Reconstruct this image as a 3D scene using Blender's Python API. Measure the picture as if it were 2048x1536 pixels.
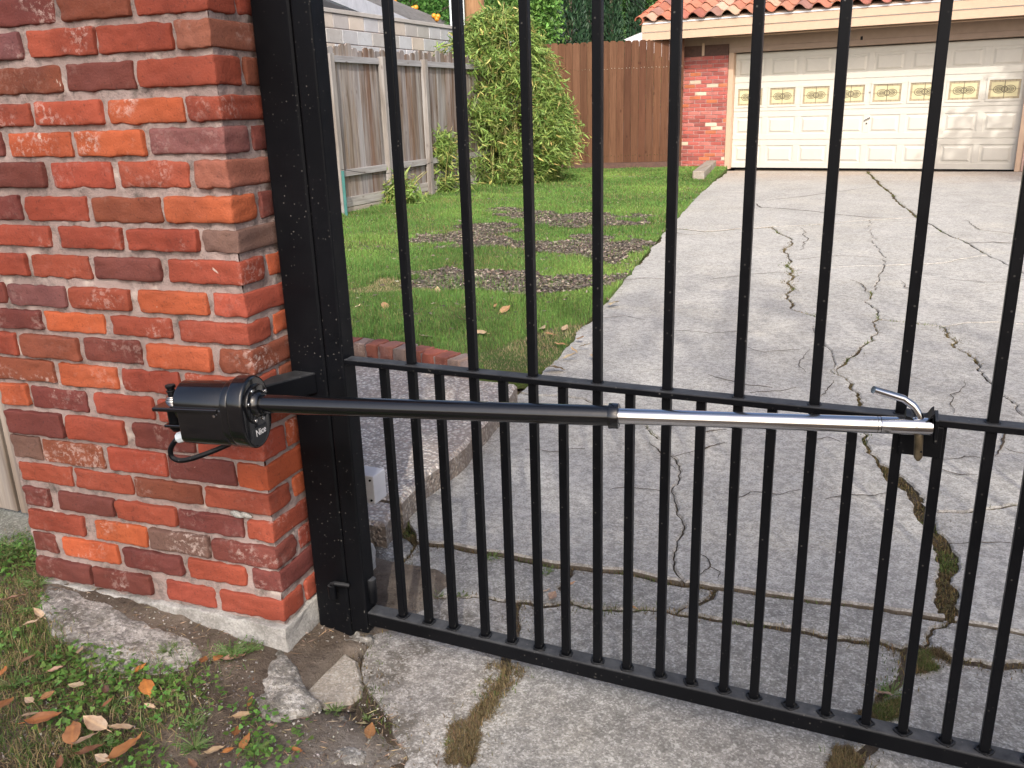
import bpy, bmesh, math, random
import numpy as np
from mathutils import Vector, Matrix, noise as mnoise
from mathutils.geometry import delaunay_2d_cdt

for o in list(bpy.data.objects):
    bpy.data.objects.remove(o, do_unlink=True)
SC = bpy.context.scene
COL = SC.collection
R_ = math.radians
rnd = random.Random(7)

# ------------------------------------------------------------------ camera
CAM_H = 1.338
FPX = 1740.0
CXY = np.array([1024.0, 768.0])
_dz = np.array([1195 - 1024, 6200 - 768, FPX]); _dz /= np.linalg.norm(_dz)
_px = -3050 - 1024.0
_mx = np.array([_px, -(FPX * FPX + 171 * _px) / 5432, FPX]); _mx /= np.linalg.norm(_mx)
_Z = -_dz; _X = -_mx; _Y = np.cross(_Z, _X)
RM = np.array([_X, _Y, _Z])                       # camera (right, down, forward) -> world
EYE = np.array([0, 0, CAM_H])
cam_d = bpy.data.cameras.new('camera')
cam_d.sensor_width = 36; cam_d.sensor_fit = 'HORIZONTAL'
cam_d.lens = 36 * FPX / 2048
cam_d.clip_start = 0.02; cam_d.clip_end = 500
cam = bpy.data.objects.new('camera', cam_d); COL.objects.link(cam)
M = Matrix.Identity(4)
for i in range(3):
    M[i][0] = RM[i, 0]; M[i][1] = -RM[i, 1]; M[i][2] = -RM[i, 2]; M[i][3] = EYE[i]
cam.matrix_world = M
SC.camera = cam
SC.render.resolution_x = 1024; SC.render.resolution_y = 768

# ------------------------------------------------------------------ light
SUN_EL, SUN_AZ = 40.0, 25.0                        # azimuth: degrees right of straight behind the camera
TO_SUN = Vector((math.sin(R_(SUN_AZ)) * math.cos(R_(SUN_EL)), -math.cos(R_(SUN_AZ)) * math.cos(R_(SUN_EL)), math.sin(R_(SUN_EL))))
W = bpy.data.worlds.new('World'); SC.world = W; W.use_nodes = True
wn = W.node_tree.nodes; wl = W.node_tree.links; wn.clear()
sky = wn.new('ShaderNodeTexSky'); sky.sky_type = 'NISHITA'; sky.sun_disc = False
sky.sun_elevation = R_(SUN_EL); sky.sun_rotation = R_(180 - SUN_AZ)
sky.air_density = 0.7; sky.dust_density = 4.0; sky.ozone_density = 0.1
bg = wn.new('ShaderNodeBackground'); bg.inputs['Strength'].default_value = 0.15
wo = wn.new('ShaderNodeOutputWorld')
wl.new(sky.outputs[0], bg.inputs[0]); wl.new(bg.outputs[0], wo.inputs[0])
sl = bpy.data.lights.new('sun', 'SUN'); sl.energy = 2.05; sl.angle = R_(0.53); sl.color = (1.0, 0.955, 0.89)
so = bpy.data.objects.new('sun', sl); COL.objects.link(so)
so.rotation_euler = TO_SUN.to_track_quat('Z', 'Y').to_euler(); so.location = (5, -12, 12)
SC.view_settings.view_transform = 'Standard'; SC.view_settings.look = 'None'
SC.view_settings.gamma = 1.0; SC.view_settings.use_curve_mapping = False
SC.view_settings.exposure = 0.94

# ------------------------------------------------------------------ measuring helpers (photo pixels -> places in the world)
def ray(x, y):
    return RM @ np.array([x - CXY[0], y - CXY[1], FPX])
def G(x, y, z=0.0):
    d = ray(x, y); t = (z - CAM_H) / d[2]; p = EYE + t * d
    return Vector((p[0], p[1], z))
def atY(x, y, Y):
    d = ray(x, y); p = EYE + d * (Y / d[1]); return Vector(p)
def PL(x, y, p0, n):
    d = ray(x, y); t = np.dot(np.array(p0) - EYE, np.array(n)) / np.dot(d, np.array(n)); return Vector(EYE + t * d)
def VT(x, y, P):
    d = ray(x, y); t = math.hypot(P[0], P[1]) / math.hypot(d[0], d[1]); return Vector(EYE + t * d)
def proj(P):
    q = (np.atleast_2d(np.array(P)) - EYE) @ RM
    return CXY + FPX * q[:, :2] / q[:, 2:3]

# ------------------------------------------------------------------ object helpers
def tag(o, label=None, cat=None, group=None, kind=None):
    if label: o['label'] = label
    if cat: o['category'] = cat
    if group: o['group'] = group
    if kind: o['kind'] = kind
    return o
def thing(name, label, cat, loc=(0, 0, 0), rotz=0.0, group=None):
    o = bpy.data.objects.new(name, None); o.empty_display_size = 0.1
    COL.objects.link(o); o.location = loc; o.rotation_euler = (0, 0, rotz)
    return tag(o, label, cat, group)
def link(name, me, mat=None, parent=None, color=None):
    if mat is not None and len(me.materials) == 0: me.materials.append(mat)
    o = bpy.data.objects.new(name, me); COL.objects.link(o)
    if parent is not None: o.parent = parent
    if color is not None: o.color = (*color, 1)
    return o

def jit(c, a=.1, h=.02):
    k = rnd.uniform(1-a, 1+a)
    return [max(.004, v*k*rnd.uniform(1-h, 1+h)) for v in c]

class MB:
    def __init__(s): s.v = []; s.f = []
    def add(s, vs, fs):
        b = len(s.v); s.v += [tuple(v) for v in vs]; s.f += [tuple(i + b for i in f) for f in fs]
    def box(s, x0, x1, y0, y1, z0, z1):
        s.add([(x0,y0,z0),(x1,y0,z0),(x1,y1,z0),(x0,y1,z0),(x0,y0,z1),(x1,y0,z1),(x1,y1,z1),(x0,y1,z1)],
              [(0,3,2,1),(4,5,6,7),(0,1,5,4),(1,2,6,5),(2,3,7,6),(3,0,4,7)])
        return s
    def obox(s, o, a, b, c):
        o, a, b, c = map(Vector, (o, a, b, c))
        p = [o, o+a, o+a+b, o+b]; p = p + [q + c for q in p]
        s.add(p, [(0,3,2,1),(4,5,6,7),(0,1,5,4),(1,2,6,5),(2,3,7,6),(3,0,4,7)]); return s
    def prism(s, pts, d):
        n = len(pts); d = Vector(d); P = [Vector(p) for p in pts]
        s.add(P + [p + d for p in P], [tuple(range(n))[::-1], tuple(range(n, 2*n))] + [(i, (i+1) % n, n+(i+1) % n, n+i) for i in range(n)]); return s
    def tube(s, pts, r, n=12, caps=True):
        P = [Vector(p) for p in pts]; rs = r if isinstance(r, (list, tuple)) else [r]*len(P)
        t0 = (P[1]-P[0]).normalized()
        up = Vector((0,0,1)) if abs(t0.z) < .9 else Vector((1,0,0))
        a = t0.cross(up).normalized(); vs = []
        for i, p in enumerate(P):
            t = (P[min(i+1, len(P)-1)] - P[max(i-1, 0)]).normalized()
            a = (a - t*a.dot(t)).normalized(); b = t.cross(a)
            for k in range(n):
                an = 2*math.pi*k/n; vs.append(p + (a*math.cos(an) + b*math.sin(an))*rs[i])
        fs = []
        for i in range(len(P)-1):
            for k in range(n):
                fs.append((i*n+k, i*n+(k+1) % n, (i+1)*n+(k+1) % n, (i+1)*n+k))
        if caps:
            fs.append(tuple(range(n))[::-1]); fs.append(tuple((len(P)-1)*n+k for k in range(n)))
        s.add(vs, fs); return s
    def mesh(s, name, bevel=0, seg=2, smooth=False, angle=35):
        me = bpy.data.meshes.new(name); me.from_pydata(s.v, [], s.f); me.update()
        bm = bmesh.new(); bm.from_mesh(me)
        bmesh.ops.recalc_face_normals(bm, faces=bm.faces)
        if bevel:
            es = [e for e in bm.edges if len(e.link_faces) == 2 and e.calc_face_angle(0) > R_(angle)]
            bmesh.ops.bevel(bm, geom=es, offset=bevel, segments=seg, profile=.5, affect='EDGES')
        bm.to_mesh(me); bm.free()
        if smooth:
            me.shade_smooth()
            try: me.set_sharp_from_angle(angle=R_(40))
            except Exception: pass
        return me
    def build(s, name, mat, parent=None, bevel=0, seg=2, smooth=False, local=False, color=None):
        if parent is not None and not local:
            L = Vector(parent.location)
            if parent.parent is not None: L = L + Vector(parent.parent.location)
            s.v = [tuple(Vector(v) - L) for v in s.v]
        return link(name, s.mesh(name, bevel, seg, smooth), mat, parent, color)

def np_mesh(name, verts, faces, cols=None, nper=3):
    """verts Nx3, faces Fxnper, cols Nx3 -> mesh with point colour attribute Col"""
    me = bpy.data.meshes.new(name)
    verts = np.asarray(verts, np.float32); faces = np.asarray(faces, np.int32)
    me.vertices.add(len(verts)); me.vertices.foreach_set('co', verts.ravel())
    me.loops.add(faces.size); me.loops.foreach_set('vertex_index', faces.ravel())
    me.polygons.add(len(faces)); me.polygons.foreach_set('loop_start', np.arange(0, faces.size, nper, dtype=np.int32))
    me.update(calc_edges=True)
    if cols is not None:
        a = me.attributes.new('Col', 'FLOAT_COLOR', 'POINT')
        c = np.ones((len(verts), 4), np.float32); c[:, :3] = cols
        a.data.foreach_set('color', c.ravel())
    return me

# ------------------------------------------------------------------ materials
class NT:
    def __init__(s, name):
        s.m = bpy.data.materials.new(name); s.m.use_nodes = True
        s.n = s.m.node_tree.nodes; s.l = s.m.node_tree.links; s.n.clear()
        s.out = s.n.new('ShaderNodeOutputMaterial')
        s.tc = s.n.new('ShaderNodeTexCoord'); s.co = s.tc.outputs['Object']
    def _set(s, sock, v):
        if v is None: return
        if hasattr(v, 'is_linked') or isinstance(v, bpy.types.NodeSocket): s.l.new(v, sock)
        else:
            try: sock.default_value = v
            except Exception: sock.default_value = (*v, 1)
    def noise(s, scale, detail=4, rough=.55, co=None, dist=0, out='Fac'):
        n = s.n.new('ShaderNodeTexNoise'); n.inputs['Scale'].default_value = scale; n.inputs['Detail'].default_value = detail
        n.inputs['Roughness'].default_value = rough; n.inputs['Distortion'].default_value = dist
        s.l.new(co or s.co, n.inputs['Vector']); return n.outputs[out]
    def voro(s, scale, co=None, out='Distance', feature='F1', rand=1):
        n = s.n.new('ShaderNodeTexVoronoi'); n.feature = feature; n.inputs['Scale'].default_value = scale
        n.inputs['Randomness'].default_value = rand
        s.l.new(co or s.co, n.inputs['Vector']); return n.outputs[out]
    def map(s, scale=(1,1,1), loc=None, rot=(0,0,0), co=None):
        n = s.n.new('ShaderNodeMapping'); n.inputs['Scale'].default_value = scale; n.inputs['Rotation'].default_value = rot
        s.l.new(co or s.co, n.inputs['Vector'])
        if loc is not None: s._set(n.inputs['Location'], loc)
        return n.outputs[0]
    def ramp(s, f, stops, interp='LINEAR'):
        n = s.n.new('ShaderNodeValToRGB'); n.color_ramp.interpolation = interp
        e = n.color_ramp.elements
        while len(e) < len(stops): e.new(.5)
        for i, (p, c) in enumerate(stops):
            e[i].position = p; e[i].color = (c, c, c, 1) if isinstance(c, (int, float)) else (*c, 1)
        s.l.new(f, n.inputs[0]); return n.outputs[0]
    def mix(s, f, a, b, mode='MIX'):
        n = s.n.new('ShaderNodeMix'); n.data_type = 'RGBA'; n.blend_type = mode
        s._set(n.inputs[0], f)
        for k, v in ((6, a), (7, b)):
            if isinstance(v, (tuple, list)): n.inputs[k].default_value = (*v[:3], 1)
            else: s.l.new(v, n.inputs[k])
        return n.outputs[2]
    def math(s, op, a, b=None, clamp=False):
        n = s.n.new('ShaderNodeMath'); n.operation = op; n.use_clamp = clamp
        s._set(n.inputs[0], a)
        if b is not None: s._set(n.inputs[1], b)
        return n.outputs[0]
    def info(s, out): 
        n = s.n.new('ShaderNodeObjectInfo'); return n.outputs[out]
    def attr(s, name='Col'):
        n = s.n.new('ShaderNodeAttribute'); n.attribute_name = name; return n.outputs['Color']
    def xyz(s, co=None):
        n = s.n.new('ShaderNodeSeparateXYZ'); s.l.new(co or s.co, n.inputs[0]); return n.outputs
    def randco(s, k=37.0):
        """object coordinates shifted by the object's own random number"""
        n = s.n.new('ShaderNodeVectorMath'); n.operation = 'ADD'
        c = s.n.new('ShaderNodeCombineXYZ'); r = s.math('MULTIPLY', s.info('Random'), k)
        for i in range(3): s.l.new(r, c.inputs[i])
        s.l.new(s.co, n.inputs[0]); s.l.new(c.outputs[0], n.inputs[1]); return n.outputs[0]
    def bump(s, h, strength=.5, dist=.01, nrm=None):
        n = s.n.new('ShaderNodeBump'); n.inputs['Strength'].default_value = strength; n.inputs['Distance'].default_value = dist
        s.l.new(h, n.inputs['Height'])
        if nrm is not None: s.l.new(nrm, n.inputs['Normal'])
        return n.outputs[0]
    def pbr(s, col, rough=.7, metal=0, nrm=None, spec=.5, coat=0, trans=None):
        p = s.n.new('ShaderNodeBsdfPrincipled')
        s._set(p.inputs['Base Color'], (*col, 1) if isinstance(col, tuple) else col)
        s._set(p.inputs['Roughness'], rough); s._set(p.inputs['Metallic'], metal)
        p.inputs['Specular IOR Level'].default_value = spec
        if coat: p.inputs['Coat Weight'].default_value = coat; p.inputs['Coat Roughness'].default_value = .05
        if nrm is not None: s.l.new(nrm, p.inputs['Normal'])
        sh = p.outputs[0]
        if trans:
            t = s.n.new('ShaderNodeBsdfTranslucent'); s._set(t.inputs['Color'], (*col, 1) if isinstance(col, tuple) else col)
            mx = s.n.new('ShaderNodeMixShader'); mx.inputs[0].default_value = trans
            s.l.new(sh, mx.inputs[1]); s.l.new(t.outputs[0], mx.inputs[2]); sh = mx.outputs[0]
        s.l.new(sh, s.out.inputs['Surface']); return s.m

def m_brick(name, white=.5):
    t = NT(name); c = t.randco(53.0); base = t.info('Color')
    n1 = t.noise(9, 3, co=c)
    col = t.mix(t.ramp(n1, [(.3, .0), (.75, .75)]), base, t.mix(1.0, base, (1.22, 1.12, 1.0), 'MULTIPLY'))
    n2 = t.noise(5, 2, co=c)
    col = t.mix(t.math('MULTIPLY', t.ramp(n2, [(.52, 0), (.72, 1)]), .6), col, t.mix(1.0, col, (.5, .45, .5), 'MULTIPLY'))
    col = t.mix(t.math('MULTIPLY', t.ramp(t.noise(160, 3, co=c), [(.58, 0), (.72, 1)]), .45), col, (.03, .02, .018))
    big = t.ramp(t.noise(7, 3, co=t.map(loc=(3.3, 1.1, 7), co=c)), [(.5, 0), (.66, 1)])
    fine = t.ramp(t.noise(70, 4, .7, co=c), [(.5, 0), (.62, 1)])
    rr = t.ramp(t.info('Random'), [(.35, 0.12), (.95, 1)])
    w = t.math('MULTIPLY', t.math('MULTIPLY', big, fine), t.math('MULTIPLY', rr, white), True)
    col = t.mix(w, col, (.58, .47, .42))
    dab = t.ramp(t.noise(19, 7, .68, co=t.map(loc=(9, 2, 4), co=c), dist=.8), [(.69, 0), (.73, 1)])
    col = t.mix(t.math('MULTIPLY', dab, .8), col, (.55, .47, .40))
    h = t.mix(.5, t.noise(45, 6, .65, co=c), t.noise(220, 3, co=c))
    h = t.mix(w, h, (.9, .9, .9))
    return t.pbr(col, t.ramp(n1, [(.2, .7), (.8, .9)]), nrm=t.bump(h, .55, .006), spec=.25)
def m_mortar(name, base=(.34, .265, .243), dark=(.10, .085, .075)):
    t = NT(name)
    c = t.mix(t.ramp(t.noise(6, 4), [(.35, 0), (.7, 1)]), base, tuple(x*.78 for x in base))
    c = t.mix(t.ramp(t.noise(22, 6, .75), [(.50, 0), (.68, .9)]), c, dark)
    c = t.mix(t.ramp(t.noise(11, 3, co=t.map(loc=(5, 2, 2))), [(.6, 0), (.72, .75)]), c, (.60, .53, .47))
    h = t.mix(.5, t.noise(60, 6, .7), t.noise(260, 3))
    return t.pbr(c, .92, nrm=t.bump(h, .8, .006), spec=.15)
def m_concrete(name, a=(.33, .315, .29), b=(.44, .425, .395), warm=0.0, speck=1.0, bumpd=.004, rough_scale=1.0, moss=0.0, joint=.85):
    t = NT(name)
    c = t.mix(t.ramp(t.noise(1.3, 5, .6), [(.32, 0), (.68, 1)]), a, b)
    c = t.mix(t.ramp(t.noise(5.5, 5, .65, co=t.map(loc=(7, 3, 1))), [(.5, 0), (.72, .55)]), c, tuple(x*.62 for x in a))
    c = t.mix(t.ramp(t.noise(2.4, 4, .6, co=t.map(loc=(1, 9, 1))), [(.55, 0), (.72, .5)]), c, (b[0]*1.12, b[1]*1.08, b[2]*.98))
    if warm:                                           # traffic film and old stains drawn out along the drive
        st_ = t.noise(1, 5, .6, co=t.map(scale=(2.2, .35, 1), loc=(4, 4, 4)))
        c = t.mix(t.math('MULTIPLY', t.ramp(st_, [(.48, 0), (.72, 1)]), .45), c, tuple(x*.62 for x in a))
        c = t.mix(t.math('MULTIPLY', t.ramp(t.noise(.9, 6, .7, co=t.map(loc=(11, 3, 0))), [(.5, 0), (.62, 1)]), .28), c, (.52, .475, .38))
        y = t.xyz()[1]
        k = t.math('MULTIPLY', t.math('MULTIPLY', t.math('SUBTRACT', y, 14.5), .4, True), t.ramp(t.noise(1.1, 4), [(.25, .35), (.6, 1)]), True)
        c = t.mix(t.math('MULTIPLY', k, warm), c, (.42, .31, .21))
    g = t.noise(170*rough_scale, 3, .7)
    c = t.mix(t.math('MULTIPLY', t.ramp(g, [(.5, 0), (.68, 1)]), .55*speck), c, (.10, .095, .09))
    c = t.mix(t.math('MULTIPLY', t.ramp(t.noise(140*rough_scale, 3, .7, co=t.map(loc=(4, 4, 4))), [(.53, 0), (.68, 1)]), .55*speck), c, (.68, .66, .62))
    blot = t.ramp(t.noise(38, 4, .7, co=t.map(loc=(2, 5, 9))), [(.62, 0), (.70, 1)])
    c = t.mix(t.math('MULTIPLY', blot, .45), c, (.09, .085, .075))
    if moss:
        c = t.mix(t.math('MULTIPLY', t.ramp(t.noise(8, 5, .7, co=t.map(loc=(8, 1, 3))), [(.48, 0), (.62, 1)]), moss), c, (.075, .06, .04))
    gr = t.xyz(t.voro(210*rough_scale, out='Color', co=t.map(loc=(3, 1, 6))))[0]
    c = t.mix(t.math('MULTIPLY', t.ramp(gr, [(.0, 1), (.22, 1), (.28, 0)], 'LINEAR'), .34*speck), c, (.13, .125, .115))
    c = t.mix(t.math('MULTIPLY', t.ramp(gr, [(.76, 0), (.82, 1)]), .36*speck), c, (.66, .645, .61))
    mm = t.noise(34*rough_scale, 8, .78, co=t.map(loc=(6, 2, 2)))
    c = t.mix(t.math('MULTIPLY', t.ramp(mm, [(.47, 0), (.58, 1)]), .5*speck), c, tuple(x*.48 for x in a))
    c = t.mix(t.math('MULTIPLY', t.ramp(mm, [(.36, 1), (.46, 0)]), .30*speck), c, (.60, .57, .52))
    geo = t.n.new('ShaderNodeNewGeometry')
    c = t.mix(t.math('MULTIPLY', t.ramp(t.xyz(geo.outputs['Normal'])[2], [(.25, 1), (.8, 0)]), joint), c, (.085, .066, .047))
    h = t.mix(.45, t.noise(60*rough_scale, 5, .7), g)
    return t.pbr(c, .88, nrm=t.bump(h, .75, bumpd), spec=.2)
def m_soil(name, a=(.075, .055, .042), b=(.17, .135, .105), grit=False):
    t = NT(name)
    c = t.mix(t.ramp(t.noise(7, 6, .7), [(.35, 0), (.68, 1)]), a, b)
    if grit:                                           # crushed concrete worked into the soil towards the drive
        k = t.math('MULTIPLY', t.math('ADD', t.xyz()[0], 1.25), 3.6, True)
        k = t.math('MULTIPLY', k, t.ramp(t.noise(5, 6, .7, co=t.map(loc=(2, 2, 2))), [(.3, .15), (.6, 1)]))
        c = t.mix(k, c, t.mix(t.ramp(t.noise(30, 6, .75), [(.35, 0), (.65, 1)]), (.16, .14, .12), (.33, .305, .27)))
    c = t.mix(t.ramp(t.noise(130, 4, .75), [(.6, 0), (.72, .6)]), c, (.38, .34, .29))
    c = t.mix(t.ramp(t.noise(60, 4, .7, co=t.map(loc=(4, 1, 1))), [(.55, 0), (.7, .6)]), c, (.035, .025, .02))
    return t.pbr(c, .95, nrm=t.bump(t.noise(70, 6, .75), 1, .012), spec=.1)
def m_leafy(name, trans=.3, rough=.55, spec=.35):
    t = NT(name); return t.pbr(t.attr(), rough, trans=trans, spec=spec)
def m_wood(name, axis=2, dark=.55, obj_col=True, grain=1.0, bleach=0.0, rough=.8):
    t = NT(name); c = t.randco(61.0)
    sc = [26*grain]*3; sc[axis] = 1.4
    g = t.noise(1, 6, .65, co=t.map(scale=tuple(sc), co=c), dist=.6)
    base = t.info('Color')
    col = t.mix(t.ramp(g, [(.32, 0), (.68, 1)]), t.mix(1.0, base, (dark, dark*.92, dark*.88), 'MULTIPLY'), base)
    sc2 = [90*grain]*3; sc2[axis] = 3
    g2 = t.noise(1, 4, .6, co=t.map(scale=tuple(sc2), co=c))
    col = t.mix(t.ramp(g2, [(.58, 0), (.75, .7)]), col, t.mix(1.0, base, (.3, .26, .24), 'MULTIPLY'))
    sk = [7.0]*3; sk[axis] = 3.2
    k = t.voro(1, co=t.map(scale=tuple(sk), co=c))
    col = t.mix(t.ramp(k, [(.05, .85), (.13, 0)]), col, t.mix(1.0, base, (.3, .22, .18), 'MULTIPLY'))
    if bleach:
        bl = [9*grain]*3; bl[axis] = .9
        col = t.mix(t.math('MULTIPLY', t.ramp(t.noise(1, 4, co=t.map(scale=tuple(bl), loc=(3, 5, 1), co=c)), [(.42, 0), (.66, 1)]), bleach), col, (.42, .42, .43))
    return t.pbr(col, rough, nrm=t.bump(t.mix(.5, g, g2), .4, .004), spec=.2)
def m_flat(name, col, rough=.5, metal=0, spec=.5, var=.12, scale=8, coat=0, bump=0.0, bscale=80):
    t = NT(name)
    c = t.mix(t.ramp(t.noise(scale, 5, .6), [(.3, 0), (.7, 1)]), tuple(x*(1-var) for x in col), tuple(min(1, x*(1+var)) for x in col))
    return t.pbr(c, rough, metal, nrm=t.bump(t.noise(bscale, 4), bump, .003) if bump else None, spec=spec, coat=coat)
def m_black(name, rough=.38, dust=.5, specks=.6, spec=.3, coat=0):
    t = NT(name)
    c = t.mix(t.ramp(t.noise(3, 4), [(.3, 0), (.7, 1)]), (.0022, .0026, .0036), (.0045, .005, .0066))
    nz = t.n.new('ShaderNodeNewGeometry')
    up = t.math('MAXIMUM', t.xyz(nz.outputs['Normal'])[2], 0.0)
    d = t.math('MULTIPLY', t.math('MULTIPLY', up, t.ramp(t.noise(26, 5, .7), [(.25, .25), (.7, 1)])), dust)
    c = t.mix(d, c, (.16, .165, .17))
    sp = t.ramp(t.voro(75, out='Distance'), [(.10, 1), (.16, 0)])
    sp = t.math('MULTIPLY', sp, t.ramp(t.noise(9, 3, co=t.map(loc=(2, 2, 8))), [(.46, 0), (.62, 1)]))
    c = t.mix(t.math('MULTIPLY', sp, specks), c, (.22, .21, .19))
    r = t.ramp(t.noise(14, 4), [(.3, rough*.8), (.7, rough*1.35)])
    r = t.mix(d, r, (.85, .85, .85))
    return t.pbr(c, r, nrm=t.bump(t.noise(35, 4), .12, .003), spec=spec, coat=coat)

MAT = {}
MAT['brick'] = m_brick('red_brick', .75)
MAT['mortar'] = m_mortar('pink_grey_mortar')
MAT['house_mortar'] = m_mortar('house_mortar', (.50, .38, .36), (.34, .24, .22))
MAT['concrete'] = m_concrete('driveway_concrete', (.385, .37, .335), (.495, .475, .435), warm=.9)
MAT['strip'] = m_concrete('worn_grey_concrete', (.26, .25, .225), (.37, .355, .32), bumpd=.005)
MAT['rough'] = m_concrete('rough_concrete', (.27, .26, .235), (.42, .40, .36), speck=1.2, bumpd=.014, rough_scale=.6, moss=.8, joint=.3)
MAT['patch'] = m_concrete('tan_concrete', (.32, .285, .235), (.42, .38, .32), speck=.7, bumpd=.004)
MAT['dirty'] = m_concrete('dirty_concrete', (.27, .25, .225), (.42, .395, .36), speck=1.0, bumpd=.006, moss=.75)
MAT['footing'] = m_concrete('footing_concrete', (.33, .325, .305), (.47, .46, .44), speck=.5, bumpd=.005, moss=.35, joint=0)
MAT['soil'] = m_soil('brown_soil'); MAT['front_soil'] = m_soil('gritty_soil', (.10, .078, .06), (.235, .19, .15), grit=True)
MAT['crack_soil'] = m_soil('crack_soil', (.06, .046, .033), (.14, .11, .08))
MAT['leafy'] = m_leafy('foliage')
MAT['blade'] = m_leafy('grass_blade', .35, .6, .2)
MAT['dryleaf'] = m_leafy('dry_leaf', .15, .6, .3)
MAT['black'] = m_black('black_gate_paint', .42, .25, .38, .14)
MAT['black_bar'] = m_black('black_bar_paint', .38, .5, .4, .15)
MAT['weld'] = m_black('weld_paint', .4, .1, .3, .2)
MAT['gloss'] = m_black('gloss_black_paint', .13, .02, .0, .55, .4)
MAT['steel'] = m_flat('chrome_steel', (.62, .62, .63), .12, 1.0, var=.05)
MAT['brass'] = m_flat('dull_brass', (.19, .155, .10), .45, .8, var=.4, scale=60)
MAT['white_paint'] = m_flat('white_print', (.8, .8, .8), .5)
MAT['pale_plastic'] = m_flat('pale_plastic', (.55, .62, .66), .4)
MAT['box_white'] = m_flat('white_box', (.62, .62, .64), .5)
MAT['fence_grey'] = m_wood('weathered_wood', 2, .42, bleach=.42)
MAT['rail_grey'] = m_wood('weathered_rail', 1, .6, bleach=.45)
MAT['fence_brown'] = m_wood('brown_stained_wood', 2, .62)
MAT['timber'] = m_wood('grey_timber', 1, .55, bleach=.4)
MAT['cream'] = m_flat('cream_door_paint', (.56, .535, .47), .42, var=.03)
MAT['peach'] = m_flat('peach_trim_paint', (.52, .37, .26), .6, var=.05)
MAT['peach_dark'] = m_flat('soffit_paint', (.34, .25, .19), .7, var=.08)
MAT['brown_wood'] = m_flat('dark_brown_board', (.085, .042, .03), .7, var=.3, scale=20)
MAT['drip'] = m_flat('white_drip_edge', (.72, .72, .74), .4)

# ================================================================== GROUND
m = MB(); m.add([(-80, -40, -.09), (80, -40, -.09), (80, 140, -.09), (-80, 140, -.09)], [(0, 1, 2, 3)])
tag(m.build('ground', MAT['soil']), kind='structure')

# ---- driveway: slabs between joints and cracks, all traced once as polylines
ND = dict(A0=(1455,343), A1=(1735,345), A3=(3000,362), B0=(1338,459), B1=(1831,438), B2=(3000,396),
          a1=(1545,457), a2=(1576,536), a3=(1580,621), a4=(1635,640), L1=(1203,622), L2=(1112,728),
          b0=(1738,444), b1=(1769,536), b2=(1743,586), b3=(1758,644), b4=(1745,687), b5=(1672,757),
          b6=(1760,940), b6b=(1838,1011), b7=(1900,1249), C1=(1975,515), C2=(3000,720), h4e=(3000,790), h3e=(3000,830),
          c1=(1884,659), c1b=(1907,687), c2=(1957,736), c3=(2035,818), c3e=(3000,1080), h7e=(3000,930), h9e=(3000,1150),
          s1=(1040,794), s2=(835,1092), d1=(1368,1177), j1e=(3000,1480), s3=(800,1215), e1=(1807,1307), e2=(1852,1304),
          j2e=(3000,1560), m0=(1034,1209), m1=(860,2300), m2=(1560,2300), m3=(3000,2300), p1=(1147,1212), q1=(1145,1142),
          f1=(1432,1185), f2=(1352,1232))
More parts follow.
